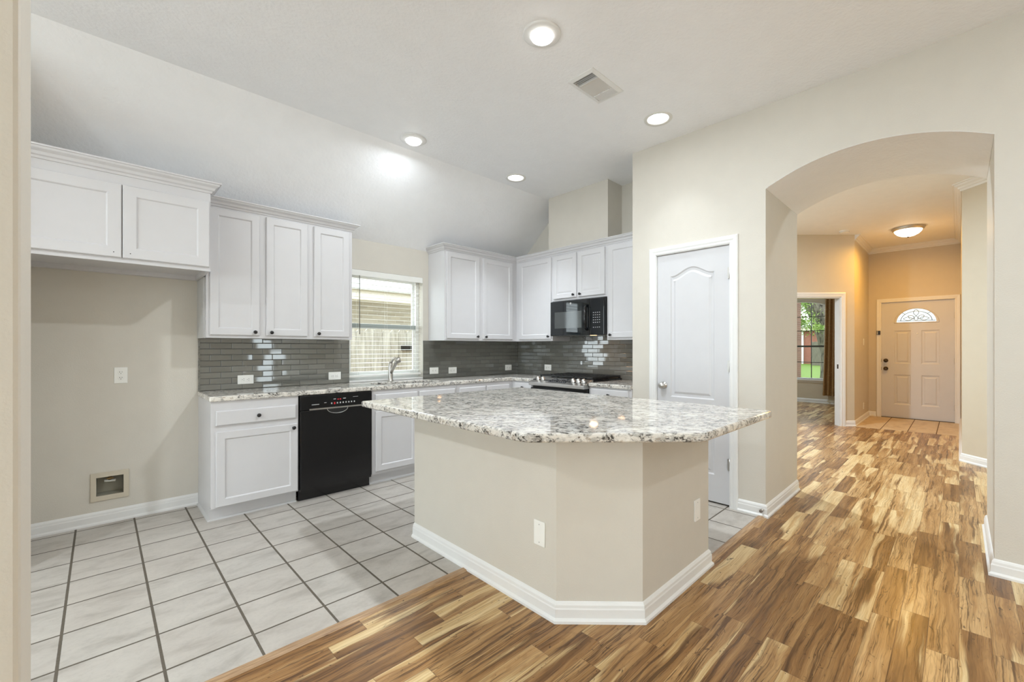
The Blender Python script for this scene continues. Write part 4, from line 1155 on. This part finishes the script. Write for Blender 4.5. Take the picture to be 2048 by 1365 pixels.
def fold(k, w0, w1, amp):
    L = []
    for j in range(13):
        t_ = j / 12; z = t_ * 2.35
        wl = (w0 * (1 - t_) ** 1.5 + w1 * (1 - (1 - t_) ** 1.5))
        front = [(-amp * (0.5 + 0.5 * sin(2 * pi * k * i / 48 + 0.4)) * (0.75 + 0.25 * (1 - t_)), -0.18 + wl * i / 48, z) for i in range(49)]
        L.append(front)
    return L
Lf = fold(4.5, 0.38, 0.33, 0.065)
mb = MB(); mb.loft(Lf, close=False, smooth=True); mb.loft([[(x + 0.006, y, z) for x, y, z in l_] for l_ in Lf], close=False, smooth=True)
mb.build('curtain_cloth', M['curtain'], cu, normals=False)
MB().tube([(0.0, -0.22, 2.36), (0, 1.75, 2.36)], 0.012, 10).build('curtain_rod', M['bronze'], cu)

# ------------------------------------------------------------------ outside the sink window
struct(MB().box(-9, 4.3, YS + 0.17, 11, -0.40, -0.30).build('ground_side', M['soil']), 'side yard between the houses')
def fence(name, label, fn, length, zb, zt, pw_, mat, seed):
    random.seed(seed)
    r = thing(name, label, 'fence')
    mb = MB(); x = 0
    while x < length:
        dz = random.uniform(-0.02, 0.02); t_ = random.uniform(0, 0.008); ww = pw_ - random.uniform(0.004, 0.012)
        mb.prism([(x, zb), (x + ww, zb), (x + ww, zt + dz - 0.03), (x + ww - 0.03, zt + dz), (x + 0.03, zt + dz), (x, zt + dz - 0.03)], fn, t_, t_ + 0.018); x += pw_
    mb.build('pickets', mat, r)
    rl = MB()
    for z in (zb + 0.3, (zb + zt) / 2, zt - 0.3): rl.prism(rect(0, length, z - 0.045, z + 0.045), fn, 0.028, 0.066)
    rl.build('rails', mat, r)
    return r
fence('wooden_fence', 'weathered board fence close outside the sink window', lambda u, v, w: (0.5 + u, 6.45 + w, v), 7.0, -0.3, 1.55, 0.14, M['fence'], 4)
fb = [o for o in bpy.data.objects if o.name == 'wooden_fence'][0]
MB().box(3.475, 3.70, 6.40, 6.452, 1.215, 1.295).build('dark_box', M['blackm'], fb)  # small dark box on the fence boards
nh = thing('neighbour_house', 'pale brick house with shingle roof beyond the side fence', 'house', (4, 8.4, -0.3))
MB().box(-5, 5, 0, 0.3, 0, 2.50).build('brick_wall', M['brick_pale'], nh)
MB().box(-5, 5, -0.55, 0.0, 2.47, 2.50).build('soffit', M['fascia'], nh)
MB().box(-5, 5, -0.60, -0.55, 2.45, 2.64).build('fascia', M['fascia'], nh)
rf_ = MB()
for i in range(16):
    y0_ = -0.66 + i * 0.20; z0_ = 2.63 + i * 0.10
    rf_.prism([(y0_, z0_), (y0_ + 0.22, z0_ + 0.11), (y0_ + 0.22, z0_ + 0.13), (y0_, z0_ + 0.025)], lambda u, v, w: (w, u, v), -5, 5)
rf_.build('roof', M['shingle'], nh)

# ------------------------------------------------------------------ outside the study window
struct(MB().box(4.4, 5.97, 3.84, 9.0, -0.4, -0.2).build('ground_court', M['fascia']))
struct(MB().box(11.74, 60, -25, 40, -0.4, -0.18).build('ground_front', M['lawn']), 'bright green front lawn')
def gx(px, py, X):   # where a line of sight from the camera reaches the plane x = X
    s0 = (px - 1059.4) / 858.9; y = X * (1 - s0) / (1 + s0); dep = (X + y) * 0.70711
    return y, 1.25 + (697.0 - py) / 858.9 * dep
bh = thing('brick_house', 'red brick house across the front lawn with small window', 'house', (46.0, 8.0, -0.2))
HX = 46.0
ztop = gx(1640, 661, HX)[1]
ya_, yb_ = gx(1643, 0, HX)[0] - 8.0, gx(1636, 0, HX)[0] - 8.0
zb1, zt1 = gx(1640, 683, HX)[1] + 0.2, gx(1640, 669, HX)[1] + 0.2
hw = MB().holed(rect(-14, 14, 0, ztop + 0.2), [rect(ya_, yb_, zb1, zt1)], YZ(), 0, 0.3)
hw.build('brick_wall', M['brick_red'], bh)
MB().box(0.10, 0.14, ya_, yb_, zb1, zt1).build('window', M['vinyl'], bh)
MB().box(-0.5, 0.0, -14, 14, ztop + 0.15, ztop + 0.55).build('eaves', M['fascia'], bh)
MB().prism([(-0.6, ztop + 0.55), (6, ztop + 0.95), (6, ztop + 0.85), (-0.6, ztop + 0.45)], lambda u, v, w: (u, w, v), -14, 14).build('roof', M['shingle'], bh)
dy_ = gx(1606, 0, HX)[0] - 8.0
MB().box(-0.22, -0.02, dy_ - 0.07, dy_ + 0.07, 0, ztop + 0.15).build('downspout', M['white'], bh)
yF = gx(1623, 0, 42)[0]
fence('wooden_fence', 'grey picket fence in front of the red brick house', lambda u, v, w: (42 + w, yF - u, v), 6.0, -0.2, gx(1640, 684, 42)[1], 0.2, M['fence2'], 9)
pyL, pyR = gx(1565, 0, 15)[0], gx(1602, 0, 15.4)[0]
tag(MB().box(15.0, 15.4, pyR, pyL, -0.2, 3.6).build('brick_pier', M['brick_pier']), 'weathered brick porch corner at left of the study window view', 'brick pier')
tr = thing('tree', 'leaning oak tree with pale trunk seen through the study window', 'tree', (18.0, 2.2, -0.2))
def tp(px, py, X=18.0):
    y, z = gx(px, py, X); return (X - 18.0, y - 2.2, z + 0.2)
trunk = [tp(1669, 775), tp(1668, 745), tp(1664, 700), tp(1656, 668), tp(1644, 640), tp(1634, 618), tp(1624, 596), tp(1612, 570)]
MB().tube(trunk, [0.46, 0.40, 0.36, 0.36, 0.34, 0.33, 0.32, 0.3], 14).build('trunk', M['bark'], tr)
MB().tube([tp(1648, 650), tp(1656, 622), tp(1664, 590)], [0.24, 0.22, 0.2], 10).build('branch', M['bark'], tr)
random.seed(11)
lv = MB()
def leafclump(n, cx, cz, rx, rz, X=17.2):
    for _ in range(n):
        u = random.gauss(0, 0.45); v = random.gauss(0, 0.45)
        y, z = gx(cx + rx * u, cz + rz * v, X); x = random.uniform(-1.0, 0.2) + X - 18
        a_, b_ = random.uniform(0, 2 * pi), random.uniform(-1, 1); s0 = random.uniform(0.022, 0.045)
        d1_ = Vector((cos(a_) * 0.5, sin(a_), b_)).normalized() * s0; d2_ = d1_.cross(Vector((random.uniform(-1, 1), random.uniform(-1, 1), random.uniform(-1, 1)))).normalized() * s0 * 0.6
        c_ = Vector((x, y - 2.2, z + 0.2))
        lv.add([tuple(c_ - d1_), tuple(c_ + d2_), tuple(c_ + d1_), tuple(c_ - d2_)], [(0, 1, 2, 3)])
leafclump(1500, 1598, 606, 26, 30); leafclump(600, 1600, 645, 16, 12); leafclump(330, 1622, 645, 26, 24); leafclump(220, 1640, 656, 16, 8)
lv.build('foliage', M['leaf'], tr, normals=False)
